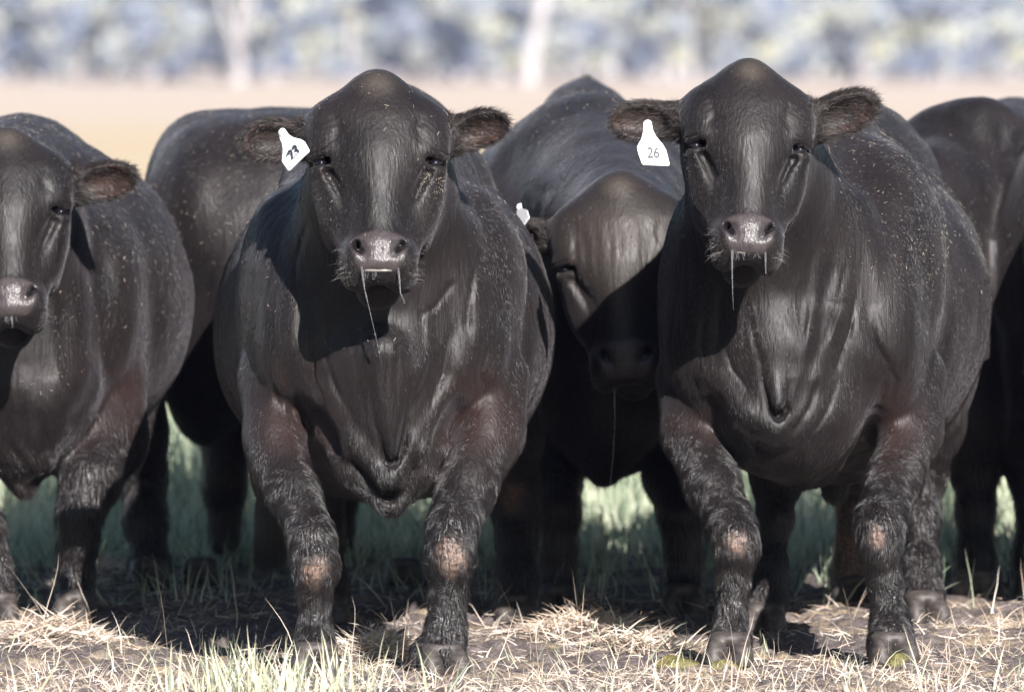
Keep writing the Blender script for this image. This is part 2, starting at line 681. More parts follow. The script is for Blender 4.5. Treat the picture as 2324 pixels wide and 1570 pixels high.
def coat(name, V, Q, nv, root, base, h, n, length=.016, rad=.00040, fuzz=None):
    """short lying coat strands over the part of the animal that can be seen from the front"""
    At = head_at.get(name, {})
    def wt(c, nn):
        f = (nn * unit(CAMP - c)).sum(1)
        w = np.clip((f + .25) / .45, 0.0, 1) + 1.2 * np.exp(-(f / .25) ** 2)
        w = w * (f > -.35) * (1 + 1.1 * (c[:, 2] < .55))
        if h is not None:
            w = w * (1 + .7 * np.clip((.50 - np.linalg.norm(c - h(0, .25, -.1), axis=1)) / .25, 0, 1))
        return w
    p, T = tri_sample(V, Q, n, wt)
    nn = unit(nv[T].mean(1))
    g = np.tile(np.array([0, .45, -1.0]), (n, 1))
    g[:, 0] += .30 * np.sign(p[:, 0] - base[0]) * np.clip((p[:, 2] - .5), 0, .5)
    ln = np.full(n, length)
    legm = np.clip((.55 - p[:, 2]) / .15, 0, 1)
    ln *= 1 + .7 * legm
    if h is not None:
        q = h.inv(p)
        dh = np.linalg.norm(q - np.array([0, .27, -.1]), axis=1)
        m = np.clip((.42 - dh) / .14, 0, 1)
        gh = unit(p - h(0, .025, -.06))
        g = g * (1 - m[:, None]) + gh * m[:, None] * 1.2
        ln *= 1 - .30 * m
        kill = np.zeros(n)
        for a_ in ("pad", "hole"):
            kill = np.maximum(kill, At[a_][T].mean(1)) if a_ in At else kill
        ear = At["ear_near"][T].mean(1)
        ln *= 1 + .9 * ear
    else:
        kill = np.zeros(n)
        ear = np.zeros(n)
    amp = .20 + .55 * legm
    for e, sd in enumerate((1, 2, 3)):
        g[:, e] += .42 * (1 - legm) * snoise(p * np.array([1, 1, .7]), 3.5, 50 + sd) + amp * (snoise(p, 9, 10 + sd) * .9 + snoise(p, 28, 20 + sd) * (.45 + .8 * legm))
    g += rng.normal(scale=.14, size=g.shape)
    t = unit(g - nn * (g * nn).sum(1, keepdims=True))
    lift = .16 + .10 * rng.random(n) + .18 * legm
    keep = (kill < .3) & (rng.random(n) > At['bald'][T].mean(1) * .75)
    p, nn, t, lift, ln, legm, T = (x[keep] for x in (p, nn, t, lift, ln, legm, T))
    ear = ear[keep]
    dst = At['dust'][T].mean(1) if 'dust' in At else np.zeros(len(p))
    n = len(p)
    ln = ln * (.55 + .75 * rng.random(n))
    st = np.zeros((n, 4, 3))
    cur = p - nn * .001
    down = np.array([0, 0, -1.0])
    wav = rng.normal(scale=1, size=(n, 3))
    for k in range(4):
        st[:, k] = cur
        d = unit(t + nn * (lift * (1 - .35 * k))[:, None] + down * (.12 * k) + wav * (.10 * k))
        cur = cur + d * (ln / 3)[:, None]
    sh = np.clip(.25 + .30 * rng.normal(size=n) + .20 * snoise(p, 3, 40) + .22 * snoise(p * np.array([1, 1, .4]), 15, 41), 0, 1)
    sh = np.clip(sh * (1 - .45 * legm) + (rng.random(n) < .02) * .8, 0, 1)
    sh = np.where(rng.random(n) < dst * 1.1, 1 + .3 + .7 * rng.random(n), sh)
    return hair_obj("hair", st - base, np.full(n, rad), M_HAIR, root, sh)


head_at = {}


def ear_fuzz(V, Q, nv, base, root, h, ears):
    for q_, d, L, hh, nrm in ears:
        t = unit(np.array(d, float)); n = np.array(nrm, float)
        n = unit(n - t * (n @ t)); b = np.cross(n, t)
        o = h(q_ * .155, .132, -.132)
        def wt(c, f):
            p = c - o
            return ((p @ t > .01) & (p @ t < L * 1.15) & (abs(p @ b) < hh * 1.2) & (abs(p @ n) < .06)).astype(float)
        m = 2200
        p, T = tri_sample(V, Q, m, wt)
        nn = unit(nv[T].mean(1))
        rel = p - o
        g = t * .9 + b * ((rel @ b) / hh)[:, None] * .8 + n * .2 + rng.normal(scale=.25, size=(m, 3))
        tt = unit(g - nn * (g * nn).sum(1, keepdims=True) * .75)
        ln = .010 + .016 * rng.random(m)
        st = np.zeros((m, 4, 3)); cur = p
        for k in range(4):
            st[:, k] = cur
            cur = cur + unit(tt + nn * .25 + np.array([0, 0, -.12 * k]) + rng.normal(scale=.08, size=(m, 3))) * (ln / 3)[:, None]
        hair_obj("ear_hair", st - base, np.full(m, .00045), M_EARHAIR, root, rng.random(m) ** 1.5)


def uv_sphere(r, c, nu=24, nvv=14):
    v, f = [], []
    for j in range(nvv + 1):
        th = math.pi * j / nvv
        for i in range(nu):
            ph = 2 * math.pi * i / nu
            v.append((c[0] + r * math.sin(th) * math.cos(ph), c[1] + r * math.sin(th) * math.sin(ph), c[2] + r * math.cos(th)))
    for j in range(nvv):
        for i in range(nu):
            a, b = j * nu + i, j * nu + (i + 1) % nu
            f.append((a, b, b + nu, a + nu))
    return np.array(v), f


HOOF = None


def hoof_mesh():
    global HOOF
    if HOOF is None:
        g = axis([(-.075, .003), (.075, None)])
        S = Sculpt(g, axis([(-.095, .0035), (.08, None)]), axis([(-.012, .003), (.085, None)]))
        for q in (-1, 1):
            R = np.array(Matrix.Rotation(math.radians(q * 9), 3, 'Z'))
            S.ell((q * .029, -.022, .012), (.029, .052, .050), .006, R)
            S.ell((q * .024, .02, .03), (.028, .035, .04), .012)
        S.ell((0, .01, .062), (.048, .046, .02), .015)
        S.apply((-.1, -.1, -.05), (.1, .1, .0), .006, lambda x, y, z: z + 0 * x + 0 * y, 'sub')
        V, Q = S.mesh()
        V = relax(V, Q, 1)
        V[:, 2] = np.maximum(V[:, 2], -.004)
        o = mesh_obj("hoof", V, Q, M_HOOF)
        HOOF = o.data
        bpy.data.objects.remove(o)
    return HOOF


def add_hoof(root, base, x, y, rot=0, s=1.0):
    o = bpy.data.objects.new("hoof", hoof_mesh())
    C.objects.link(o)
    o.parent = root
    o.location = Vector((x, y, 0.0)) - Vector(base)
    o.rotation_euler = (0, 0, math.radians(rot))
    o.scale = (s, s, s)
    return o


def tube(pts, rads, sides=6):
    pts = np.asarray(pts, float)
    v, f = [], []
    for i, p in enumerate(pts):
        d = unit(pts[min(i + 1, len(pts) - 1)] - pts[max(i - 1, 0)])
        a = unit(np.cross(d, [0.1, 1, 0.2]))
        b = np.cross(d, a)
        for k in range(sides):
            an = 2 * math.pi * k / sides
            v.append(p + (a * math.cos(an) + b * math.sin(an)) * rads[i])
    for i in range(len(pts) - 1):
        for k in range(sides):
            f.append((i * sides + k, i * sides + (k + 1) % sides, (i + 1) * sides + (k + 1) % sides, (i + 1) * sides + k))
    f.append(tuple(range(sides))[::-1])
    f.append(tuple(range((len(pts) - 1) * sides, len(pts) * sides)))
    return v, f


class MB:
    def __init__(s): s.v, s.f = [], []
    def add(s, vf):
        o = len(s.v)
        s.v += [tuple(p) for p in vf[0]]
        s.f += [tuple(i + o for i in q) for q in vf[1]]
    def build(s, name, m, parent=None, base=(0, 0, 0), smooth=True):
        return mesh_obj(name, np.array(s.v) - np.array(base), s.f, m, parent, smooth)


def face_parts(root, base, h, drool=(), lip=True, whisk=90, lashes=True):
    for q in (-1, 1):
        c = h(q * EYE[0], EYE[1], EYE[2])
        v, f = uv_sphere(.0180 * h.s, c)
        mesh_obj("eye", v - base, f, M_EYE, root)
    st = []
    for q in (-1, 1):
        for i in range(whisk // 2):                               # muzzle whiskers
            a = h(q * (.058 + .026 * random.random()), .45 + .075 * random.random(), -.02 - .06 * random.random())
            d = unit(h.R @ np.array([q * (1.0 + .3 * random.random()), random.uniform(-.35, .9), random.uniform(-.1, .9)]))
            L = random.uniform(.010, .040)
            s_, cur = [], a
            for k in range(4):
                s_.append(cur)
                cur = cur + unit(d + np.array([0, 0, -.28 * k])) * L / 3
            st.append(s_)
        if lashes:
            for i in range(26):
                x = random.random()
                a = h(q * (.108 + .042 * x), .203 + .004 * x, -.018 - .034 * x)
                d = unit(h.R @ np.array([q * (.35 + .7 * x), .35, .9 - .5 * x]))
                s_, cur = [], a
                for k in range(4):
                    s_.append(cur)
                    cur = cur + unit(d + np.array([0, 0, .05 * k])) * random.uniform(.018, .026) / 3
                st.append(s_)
    st = np.array(st) - base
    nw = (whisk // 2)
    idx = np.zeros(len(st), bool)
    per = nw + (26 if lashes else 0)
    for s in (0, 1):
        idx[s * per: s * per + nw] = True
    hair_obj("whiskers", st[idx], np.full(idx.sum(), .00022), M_WHISK, root)
    if lashes:
        hair_obj("eyelashes", st[~idx], np.full((~idx).sum(), .0005), M_EARHAIR, root)
    if lip:
        mb = MB()
        pts = [h(w, .512 - 1.4 * w * w, -.022 - 3 * w * w) for w in np.linspace(-.034, .034, 9)]
        mb.add(tube(pts, [.002, .0035, .004, .0045, .004, .0045, .004, .0035, .002], 8))
        mb.build("wet_lip", M_TEETH, root, base)
        mb = MB()
        for i in range(9):
            w = random.uniform(-.036, .036)
            a = h(w, .512, -.02 - 3 * w * w)
            L = random.uniform(.008, .024)
            mb.add(tube([a, a + np.array([random.uniform(-.004, .004), -.004, -L * .5]), a + np.array([random.uniform(-.006, .006), -.003, -L])],
                        [.0009, .0005, .0008], 5))
        mb.build("lip_drips", M_SALIVA, root, base)
    for (w, u, v), path in drool:
        a = h(w, u, v)
        pts, r = [a + np.array([0, 0, .004])], [.0035]
        for i, (dx, dz, rr) in enumerate(path):
            pts.append(a + np.array([dx, -.004, dz]))
            r.append(rr * .72)
        mb = MB()
        mb.add(tube(pts, r, 7))
        for i in range(2, len(pts)):
            if random.random() < .8:
                t = random.random()
                c = pts[i - 1] * (1 - t) + pts[i] * t
                mb.add(uv_sphere(.0022, c, 8, 6))
        mb.build("saliva_string", M_SALIVA, root, base)


def flecks(root, base, V, Q, nv, n, where, size=(.004, .012)):
    p, T = tri_sample(V, Q, n, where)
    nn = unit(nv[T].mean(1))
    d = rng.normal(size=(n, 3))
    t = unit(d - nn * (d * nn).sum(1, keepdims=True))
    b = np.cross(nn, t)
    L = (size[0] * .4 + (size[1] - size[0] * .4) * rng.random(n) ** 4)[:, None]
    W = (.0003 + .0006 * rng.random(n) ** 2)[:, None]
    c = p + nn * (.0045 + .003 * rng.random(n))[:, None]
    tilt = nn * rng.uniform(-.3, .3, n)[:, None]
    t = unit(t + tilt)
    top = nn * W * .9
    v = np.stack([c - t * L / 2 - b * W, c - t * L / 2 + b * W, c + t * L / 2 + b * W, c + t * L / 2 - b * W,
                  c - t * L / 2 + top, c + t * L / 2 + top], 1)
    f = np.array([[0, 3, 2, 1], [0, 4, 5, 3], [1, 2, 5, 4]])
    F = (np.arange(n)[:, None, None] * 6 + f).reshape(-1, 4)
    o = mesh_obj("straw_flecks", v.reshape(-1, 3) - base, F, M_FLECK, root, smooth=False)
    tag(o, kind="stuff")
    return o


def finish(name, S, base, h, ears, bald=(), brown=(), nhair=60000, hair_len=.016, legz=.5, dust=()):
    V, Q = S.mesh()
    V, Q = keep_largest(V, Q)
    V = relax(V, Q, 2)
    nv = vnormals(V, Q)
    lo = np.clip((.62 - V[:, 2]) / .2, 0, 1)
    hd = np.ones(len(V))
    if h is not None:
        hd = 1 - .50 * np.clip((.36 - np.linalg.norm(V - h(0, .27, -.10), axis=1)) / .05, 0, 1)
    st1 = V * np.array([1, 1, .45])
    dsp = .0050 * snoise(st1, 3.2, 71) * (1 - .6 * lo) + .0020 * snoise(V, 8.5, 72) + .0011 * (1 - np.abs(snoise(V * np.array([1, 1, .22]), 11, 73))) ** 3 * (1 - lo) * -1
    V = V + nv * (dsp * hd)[:, None]
    if h is not None:
        q_ = h.inv(V)
        e_ = np.exp(-((np.abs(q_[:, 0]) - .105) / .035) ** 2 - ((q_[:, 1] - .17) / .05) ** 2 - ((q_[:, 2] + .04) / .06) ** 2)
        V = V + nv * (e_ * .0005 * np.sin(430 * q_[:, 1] - 260 * np.abs(q_[:, 0]) + 3 * snoise(V, 12, 75)))[:, None]
        e_ = np.exp(-((np.abs(q_[:, 0]) - .12) / .03) ** 2 - ((q_[:, 1] - .275) / .035) ** 2) * (q_[:, 2] > -.16) * (q_[:, 2] < .05)
        V = V + nv * (e_ * .0012 * np.sin(500 * q_[:, 1] + 200 * np.abs(q_[:, 0]) + 3 * snoise(V, 14, 76)))[:, None]
    nv = vnormals(V, Q)
    A = {}
    if h is not None:
        A.update(head_attrs(V, h, ears))
    sm = lambda a, b, x: np.clip((x - a) / (b - a), 0, 1)
    bd = np.zeros(len(V))
    for c, r in bald:
        d = V - np.asarray(c)
        bd = np.maximum(bd, 1 - sm(.35, 1.05, np.sqrt((d[:, 0] / r) ** 2 + (d[:, 2] / (r * 1.15)) ** 2) + .22 * snoise(V, 16, 3)) - 1.0 * (d[:, 1] > .10))
    A["bald"] = np.clip(bd, 0, 1)
    br = np.zeros(len(V))
    for c, r in brown:
        d = np.linalg.norm(V - np.asarray(c), axis=1)
        br = np.maximum(br, np.exp(-(d / r) ** 2))
    A["brown"] = br
    if dust:
        du = A.get("dust", np.zeros(len(V)))
        for c, r, a_ in dust:
            d = np.linalg.norm(V - np.asarray(c), axis=1)
            du = np.maximum(du, a_ * np.exp(-(d / r) ** 2))
        A["dust"] = du
    A["leg"] = 1 - sm(legz - .2, legz + .14, V[:, 2] + .04 * snoise(V, 5, 81))
    root = empty(name, base)
    body = mesh_obj("body", V - base, Q, M_COAT, root, attrs=A)
    if h is not None:
        en = np.zeros(len(V))
        for q_, d, L, hh, nrm in ears:
            t = unit(np.array(d, float))
            o = h(q_ * .155, .132, -.132) + t * L * .5
            en = np.maximum(en, (np.linalg.norm(V - o, axis=1) < L * .62).astype(float))
        A["ear_near"] = en
    head_at[name] = A
    if nhair:
        A2 = dict(A)
        A2["hole"] = np.maximum(A.get("hole", 0 * bd), A["bald"] * .0)
        head_at[name] = A2
        coat(name, V, Q, nv, root, base, h, nhair, hair_len)
        if h is not None:
            ear_fuzz(V, Q, nv, base, root, h, ears)
    return root, V, Q, nv


# ---- ear tag: flat bottle-shaped plastic plate with a button, number and small word
TAG = [(-10, 0), (-9, 6), (-5, 10), (0, 11), (5, 10), (9, 6), (10, 0), (12, -13), (20, -29), (36, -48), (44, -62), (52, -95), (51, -98), (49, -99),
       (-11, -97), (-15, -92), (-23, -69), (-26, -54), (-15, -34), (-11, -18)]


def ear_tag(root, base, loc, rot, text, bend=0.0, s=1.0):
    t = empty("ear_tag", Vector(loc) - Vector(base))
    t.parent = root
    t.rotation_euler = [math.radians(a) for a in rot]
    pts = np.array(TAG) * .001 * s
    cx = lambda z: bend * z * z
    k = len(pts)
    # subdivide the plate in rows so it can bend
    v = [(x, -.001 + cx(z), z) for x, z in pts] + [(x, .001 + cx(z), z) for x, z in pts]
    f = [tuple(range(k)), tuple(range(2 * k - 1, k - 1, -1))] + [(i, i + k, (i + 1) % k + k, (i + 1) % k) for i in range(k)]
    plate = mesh_obj("plate", v, f, M_TAG, t, smooth=False)
    mb = MB()
    mb.add(tube([(0, -.006, 0), (0, -.004, 0), (0, .001, 0)], [.0055 * s, .0065 * s, .0065 * s], 12))
    mb.build("button", M_TAG, t)
    for name, txt, size, z, x, m, off in (("tag_number", text, .036, -.080, .013, M_INK, .0011), ("tag_word", "ASCOT", .0125, -.0945, .015, M_INKP, 0)):
        cu = bpy.data.curves.new(name, 'FONT')
        cu.body = txt
        cu.size = size * s
        cu.align_x = 'CENTER'
        cu.extrude = .0003
        cu.offset = off
        cu.space_character = 1.0 if txt != "ASCOT" else 1.25
        o = bpy.data.objects.new(name, cu)
        C.objects.link(o)
        cu.materials.append(m)
        o.parent = t
        o.rotation_euler = (math.radians(90), 0, 0)
        zz = z * s
        o.location = (x * s, -.0016 + cx(zz), zz)
        if txt != "ASCOT":
            o.scale = (.85, 1, 1)
        if not txt:
            bpy.data.objects.remove(o)
            continue
        me = bpy.data.meshes.new_from_object(o)
        me.name = name
        m2 = bpy.data.objects.new("ink", me)
        C.objects.link(m2)
        m2.parent = t
        m2.location, m2.rotation_euler, m2.scale = o.location, o.rotation_euler, o.scale
        bpy.data.objects.remove(o)
        m2.name = name
    return t


def leg(S, pts, k=.035):
    """pts: (px, py, y, radius)"""
    S.chain([(P(a, b, c), r) for a, b, c, r in pts], k)


def knee(S, px, py, y, r):
    c = P(px, py, y)
    S.ell(c + np.array([0, -.006, 0]), (r * .98, r * .95, r * 1.15), .03)


def polyP(pts, y=0.0):
    return [P(a, b, y) for a, b in pts]


def coarse_axes(x0, x1, y0, y1, z1, st=.011):
    return axis([(x0, st), (x1, None)]), axis([(y0, st), (y1, None)]), axis([(-.03, st), (z1, None)])


# ================================================= bull A: the left of the two facing bulls, tag 23
def bull_a():
    base = np.array([P(865, 0, .9)[0], .9, 0])
    S = Sculpt(axis([(-.82, .008), (-.67, .0045), (.03, .008), (.24, None)]),
               axis([(-.62, .005), (.16, .008), (.6, .02), (2.75, None)]),
               axis([(-.02, .0065), (.68, .0045), (1.56, None)]))
    h = Head(P(857, 145, -.10), pitch=24, yaw=2, s=1.02, wf=1.03)
    ears = [(-1, (-1, -.10, -.06), .148, .052, (-.25, -1, -.15)), (1, (1, -.05, .28), .150, .048, (.25, -1, -.22))]
    # trunk
    S.ell(P(873, 740, 1.25), (.435, .85, .44), .08)
    S.ell(P(868, 470, .75), (.26, .42, .25), .10)                    # withers
    S.cone(P(870, 330, 1.0), .13, P(880, 330, 2.3), .15, .12)
    S.ell(P(880, 560, 2.15), (.31, .42, .40), .10)
    S.ell(P(868, 720, .42), (.275, .30, .36), .08)                   # chest
    S.ell(P(664, 740, .42), (.125, .26, .30), .06)                   # shoulders
    S.ell(P(1068, 740, .42), (.125, .26, .30), .06)
    S.ell(P(650, 640, .50), (.10, .22, .22), .08)
    S.ell(P(1085, 640, .50), (.10, .22, .22), .08)
    # neck and crest
    S.cone(h(0, .16, -.17), .15, P(866, 560, .40), .215, .08)
    S.cone(h(0, .12, -.20), .10, P(868, 360, .70), .14, .10)
    S.cone(P(870, 470, .16), .155, P(868, 900, .29), .205, .08)
    S.cone(P(1010, 560, .22), .07, P(1000, 800, .24), .13, .08)
    S.cone(P(745, 560, .24), .06, P(720, 800, .24), .12, .08)
    # brisket
    S.ell(P(872, 930, .24), (.150, .20, .19), .05)
    S.cone(P(870, 830, .12), .12, P(878, 1040, .13), .060, .05)
    S.cone(P(878, 1020, .15), .065, P(884, 1150, .20), .026, .035)
    S.cone(P(874, 1000, .30), .11, P(880, 990, .8), .16, .08)
    # dewlap tongue, the fold that wraps it and the flap below
    S.cone(P(868, 800, .035), .060, P(888, 1022, .045), .020, .018)
    S.chain([(P(752, 900, .13), .040), (P(805, 1005, .085), .030), (P(872, 1085, .065), .021), (P(895, 1085, .065), .020), (P(942, 1010, .085), .027), (P(992, 890, .13), .036)], .034)
    S.chain([(P(730, 990, .19), .030), (P(780, 1065, .13), .026), (P(862, 1140, .12), .018)], .04)
    S.chain([(P(1005, 1010, .18), .030), (P(965, 1075, .13), .026), (P(898, 1150, .12), .018)], .04)
    # forelegs
    leg(S, [(618, 860, .34, .085), (630, 990, .25, .080), (666, 1110, .12, .062), (707, 1220, .02, .048), (716, 1290, 0, .043), (714, 1345, .01, .034), (713, 1420, .01, .031), (716, 1470, -.01, .040), (716, 1500, -.02, .045)], .03)
    knee(S, 720, 1275, .005, .048)
    S.ell(P(606, 1050, .22), (.040, .07, .10), .04)
    leg(S, [(1122, 850, .34, .09), (1102, 980, .26, .090), (1056, 1100, .14, .070), (1024, 1200, .03, .054), (1020, 1280, 0, .046), (1016, 1350, .01, .038), (1012, 1430, .0, .041), (1004, 1490, -.02, .056)], .03)
    knee(S, 1022, 1255, .0, .051)
    S.ell(P(955, 1500, -.01), (.028, .035, .05), .03)
    # hind legs
    leg(S, [(1080, 800, 2.0, .17), (1140, 980, 1.85, .10), (1165, 1090, 1.98, .055), (1168, 1150, 2.0, .052), (1172, 1230, 1.95, .038), (1175, 1310, 1.92, .044), (1170, 1375, 1.88, .05)], .05)
    leg(S, [(760, 800, 2.0, .17), (740, 980, 1.85, .10), (735, 1090, 1.98, .055), (738, 1200, 1.96, .042), (745, 1330, 1.9, .044), (748, 1385, 1.86, .05)], .05)
    sculpt_head(S, h, ears)
    # folds of the brisket, neck and shoulder
    CR = lambda pts, d, w, *a: S.crease(pts, d * .62, w * 1.3, *a)
    CR(polyP([(838, 850), (852, 960), (876, 1040), (892, 1048), (908, 1030), (925, 950), (935, 850)]), .014, .007, -.4, .35)
    CR(polyP([(876, 1046), (892, 1052), (904, 1044)]), .022, .006, -.4, .35)
    CR(polyP([(755, 960), (805, 1050), (862, 1112), (893, 1112), (930, 1060), (975, 960)]), .014, .008, -.4, .35)
    CR(polyP([(668, 900), (690, 985), (735, 1085), (762, 1150)]), .028, .020, -.4, .5)
    CR(polyP([(1062, 930), (1030, 1010), (985, 1095), (955, 1150)]), .024, .020, -.4, .5)
    CR(polyP([(715, 925), (742, 985), (775, 1040)]), .022, .022, -.4, .4)
    CR(polyP([(1045, 905), (1025, 965), (990, 1020)]), .022, .022, -.4, .4)
    CR(polyP([(850, 1125), (880, 1140), (905, 1128)]), .014, .008, -.4, .4)
    CR(polyP([(640, 560), (618, 680), (628, 800), (665, 900), (690, 985)]), .018, .020, -.4, .5)
    CR(polyP([(655, 620), (650, 740), (690, 850)]), -.012, .025, -.4, .5)
    CR(polyP([(712, 640), (690, 760), (720, 900), (760, 990)]), .010, .016, -.4, .5)
    CR(polyP([(1075, 520), (1115, 640), (1125, 760), (1085, 880), (1050, 985)]), .018, .022, -.4, .5)
    CR(polyP([(1090, 600), (1095, 740), (1080, 800)]), -.014, .024, -.4, .5)
    CR(polyP([(1010, 640), (1040, 740), (1000, 860), (960, 960)]), .010, .016, -.4, .5)
    CR(polyP([(960, 700), (975, 790), (940, 900)]), -.008, .014, -.4, .5)
    CR(polyP([(1165, 620), (1185, 760), (1180, 880), (1150, 990)]), .022, .022, -.4, 1.0)
    CR(polyP([(575, 620), (560, 740), (565, 860)]), .014, .016, -.4, 1.0)
    for x0, dx in ((690, -22), (735, 6), (800, 10), (950, 14), (1050, 24)):
        CR(polyP([(x0, 640), (x0 + dx * .4, 720), (x0 + dx, 830)]), .005, .008, -.4, .5)
    for q in ([(700, 500), (672, 600), (668, 700)], [(735, 800), (760, 880), (800, 950)], [(985, 790), (965, 870), (935, 940)], [(1020, 760), (1005, 850), (975, 930)],
              [(1085, 560), (1070, 660), (1058, 760)], [(1105, 780), (1090, 850), (1100, 920)], [(905, 770), (900, 860), (905, 930)], [(600, 800), (612, 880), (640, 960)],
              [(880, 760), (872, 840), (862, 900)], [(950, 720), (985, 700), (1030, 640)], [(630, 900), (655, 930), (668, 980)]):
        CR(polyP(q), .008, .0055, -.4, .6)
    bald = [(P(718, 1297, 0), .043), (P(1026, 1262, 0), .043), (P(1165, 1118, 1.9), .045)]
    brown = [(P(735, 975, .15), .09), (P(1080, 960, .2), .13), (P(660, 1000, .2), .10), (P(1010, 1080, .2), .09)]
    root, V, Q, nv = finish("black_bull", S, base, h, ears, bald, brown, 420000, .0125, .42)
    face_parts(root, base, h, drool=[((-.040, .508, -.02), [(.008, -.05, .0017), (.020, -.10, .0012), (.034, -.16, .0007), (.050, -.235, .0005)]),
                                     ((.042, .505, -.02), [(.004, -.030, .0028), (.006, -.06, .002), (.016, -.085, .003)])], lip=True)
    for x, rot in ((716, 0), (1003, 10)):
        c = P(x, 1500, -.03)
        add_hoof(root, base, c[0], c[1], rot, 1.08)
    for x, y in ((1172, 1.87), (746, 1.85)):
        add_hoof(root, base, P(x, 0, y)[0], y, 0, 1.0)
    ear_tag(root, base, P(641, 303, -.215), (-14, -40, -33), "23", bend=-2.0, s=1.16)
    up = lambda c, n: np.clip(n[:, 2] * 1.2 - n[:, 1] * .3, 0, 1) ** 1.5 * (c[:, 2] > .75) * (c[:, 1] < 1.6)
    flecks(root, base, V, Q, nv, 900, up)
    hc = h(.085, .30, -.06)
    flecks(root, base, V, Q, nv, 90, lambda c, n: np.exp(-(np.linalg.norm(c - h(.115, .275, -.08), axis=1) / .022) ** 2), (.003, .007))
    tag(root, "black bull with white ear tag 23, left of the two front bulls", "bull", "black bulls standing in the paddock")


# ================================================= bull B: tag 26
def bull_b():
    base = np.array([P(1800, 0, 1.3)[0], 1.3, 0])
    S = Sculpt(axis([(.22, .0075), (.36, .0045), (.96, .008), (1.24, None)]),
               axis([(-.28, .005), (.62, .01), (1.1, .02), (3.1, None)]),
               axis([(-.02, .0065), (.68, .0045), (1.58, None)]))
    h = Head(P(1704, 118, .20), pitch=23, yaw=3, roll=2.5, s=1.0, wf=.97)
    ears = [(-1, (-1, -.02, -.02), .165, .052, (-.3, -1, -.12)), (1, (1, -.02, .36), .168, .054, (.25, -1, -.25))]
    D = .35
    S.ell(P(1880, 700, 1.6), (.42, .80, .45), .08)
    S.ell(P(1845, 470, 1.15), (.25, .40, .25), .10)
    S.cone(P(1850, 400, 1.3), .13, P(1920, 395, 2.6), .15, .12)
    S.ell(P(1910, 560, 2.5), (.31, .42, .40), .10)
    S.ell(P(1800, 720, .80), (.29, .30, .37), .08)
    S.ell(P(1605, 730, .78), (.12, .26, .30), .06)
    S.ell(P(2010, 740, .82), (.125, .28, .32), .06)
    S.ell(P(2020, 560, .95), (.13, .28, .24), .09)
    S.ell(P(1600, 620, .86), (.09, .22, .22), .08)
    S.cone(h(0, .16, -.17), .145, P(1760, 560, .75), .215, .08)
    S.cone(h(0, .12, -.20), .10, P(1800, 370, 1.05), .14, .10)
    S.cone(P(1745, 450, .52), .15, P(1768, 880, .64), .195, .08)
    S.cone(P(1900, 500, .60), .08, P(1930, 780, .62), .13, .08)
    S.cone(P(1630, 560, .60), .07, P(1640, 780, .62), .13, .08)
    S.ell(P(1785, 930, .60), (.185, .20, .15), .07)
    S.cone(P(1760, 780, .50), .12, P(1762, 900, .47), .060, .05)
    S.cone(P(1755, 740, .47), .060, P(1768, 915, .385), .022, .022)
    S.chain([(P(1640, 850, .50), .04), (P(1702, 940, .455), .032), (P(1762, 980, .425), .024), (P(1800, 960, .44), .024), (P(1850, 880, .48), .036)], .045)
    S.chain([(P(1905, 540, .56), .024), (P(1886, 700, .47), .018), (P(1840, 850, .44), .014), (P(1800, 930, .435), .012)], .05)
    S.cone(P(1815, 960, .62), .12, P(1830, 1020, .95), .095, .07)
    S.cone(P(1805, 1030, .66), .05, P(1818, 1085, .68), .022, .05)
    leg(S, [(1556, 860, .76, .08), (1572, 980, .66, .076), (1618, 1100, .50, .062), (1664, 1190, .40, .050), (1672, 1250, .37, .043), (1664, 1320, .38, .035), (1660, 1400, .37, .032), (1658, 1450, .35, .043), (1655, 1478, .34, .048)], .03)
    knee(S, 1672, 1225, .37, .049)
    leg(S, [(2062, 860, .80, .09), (2058, 980, .72, .082), (2026, 1090, .58, .064), (1998, 1180, .44, .054), (1998, 1250, .41, .043), (2008, 1320, .42, .034), (2018, 1400, .41, .036), (2022, 1450, .38, .048), (2022, 1480, .37, .052)], .03)
    knee(S, 1994, 1205, .41, .052)
    leg(S, [(2080, 820, 2.2, .17), (2110, 960, 2.0, .085), (2098, 1080, 2.05, .050), (2092, 1180, 2.0, .042), (2092, 1280, 1.95, .038), (2096, 1350, 1.92, .045), (2096, 1395, 1.88, .050)], .05)
    leg(S, [(1760, 820, 2.0, .16), (1768, 1000, 1.7, .075), (1764, 1090, 1.65, .052), (1758, 1180, 1.58, .036), (1746, 1280, 1.54, .034), (1738, 1360, 1.50, .042), (1734, 1400, 1.48, .046)], .05)
    S.cone(P(1895, 1000, 1.5), .05, P(1893, 1112, 1.5), .036, .02)
    S.ell(P(1893, 1105, 1.5), (.034, .034, .030), .01)
    sculpt_head(S, h, ears)
    CR = lambda pts, d, w, *a: S.crease(pts, d * .62, w * 1.3, *a)
    CR(polyP([(1722, 800), (1735, 870), (1754, 935), (1768, 945), (1784, 930), (1798, 860)], D), .016, .007, -.1, .8)
    CR(polyP([(1756, 940), (1768, 948), (1780, 940)], D), .022, .006, -.1, .8)
    CR(polyP([(1612, 900), (1640, 985), (1690, 1060)], D), .026, .020, -.1, .9)
    CR(polyP([(2010, 930), (1975, 1010), (1940, 1080)], D), .020, .022, -.1, .95)
    CR(polyP([(1600, 860), (1650, 940), (1710, 985), (1770, 1000), (1830, 960)], D), .012, .012, -.1, .9)
    CR(polyP([(1625, 840), (1680, 930), (1740, 965)], D), -.008, .012, -.1, .9)
    CR(polyP([(1870, 560), (1850, 700), (1820, 830), (1790, 930)], D), -.015, .012, -.1, .9)
    CR(polyP([(1895, 600), (1880, 720), (1840, 860)], D), .012, .014, -.1, .9)
    CR(polyP([(1955, 520), (1960, 640), (1990, 760), (2020, 860), (2000, 950)], D), .018, .020, -.1, 1.2)
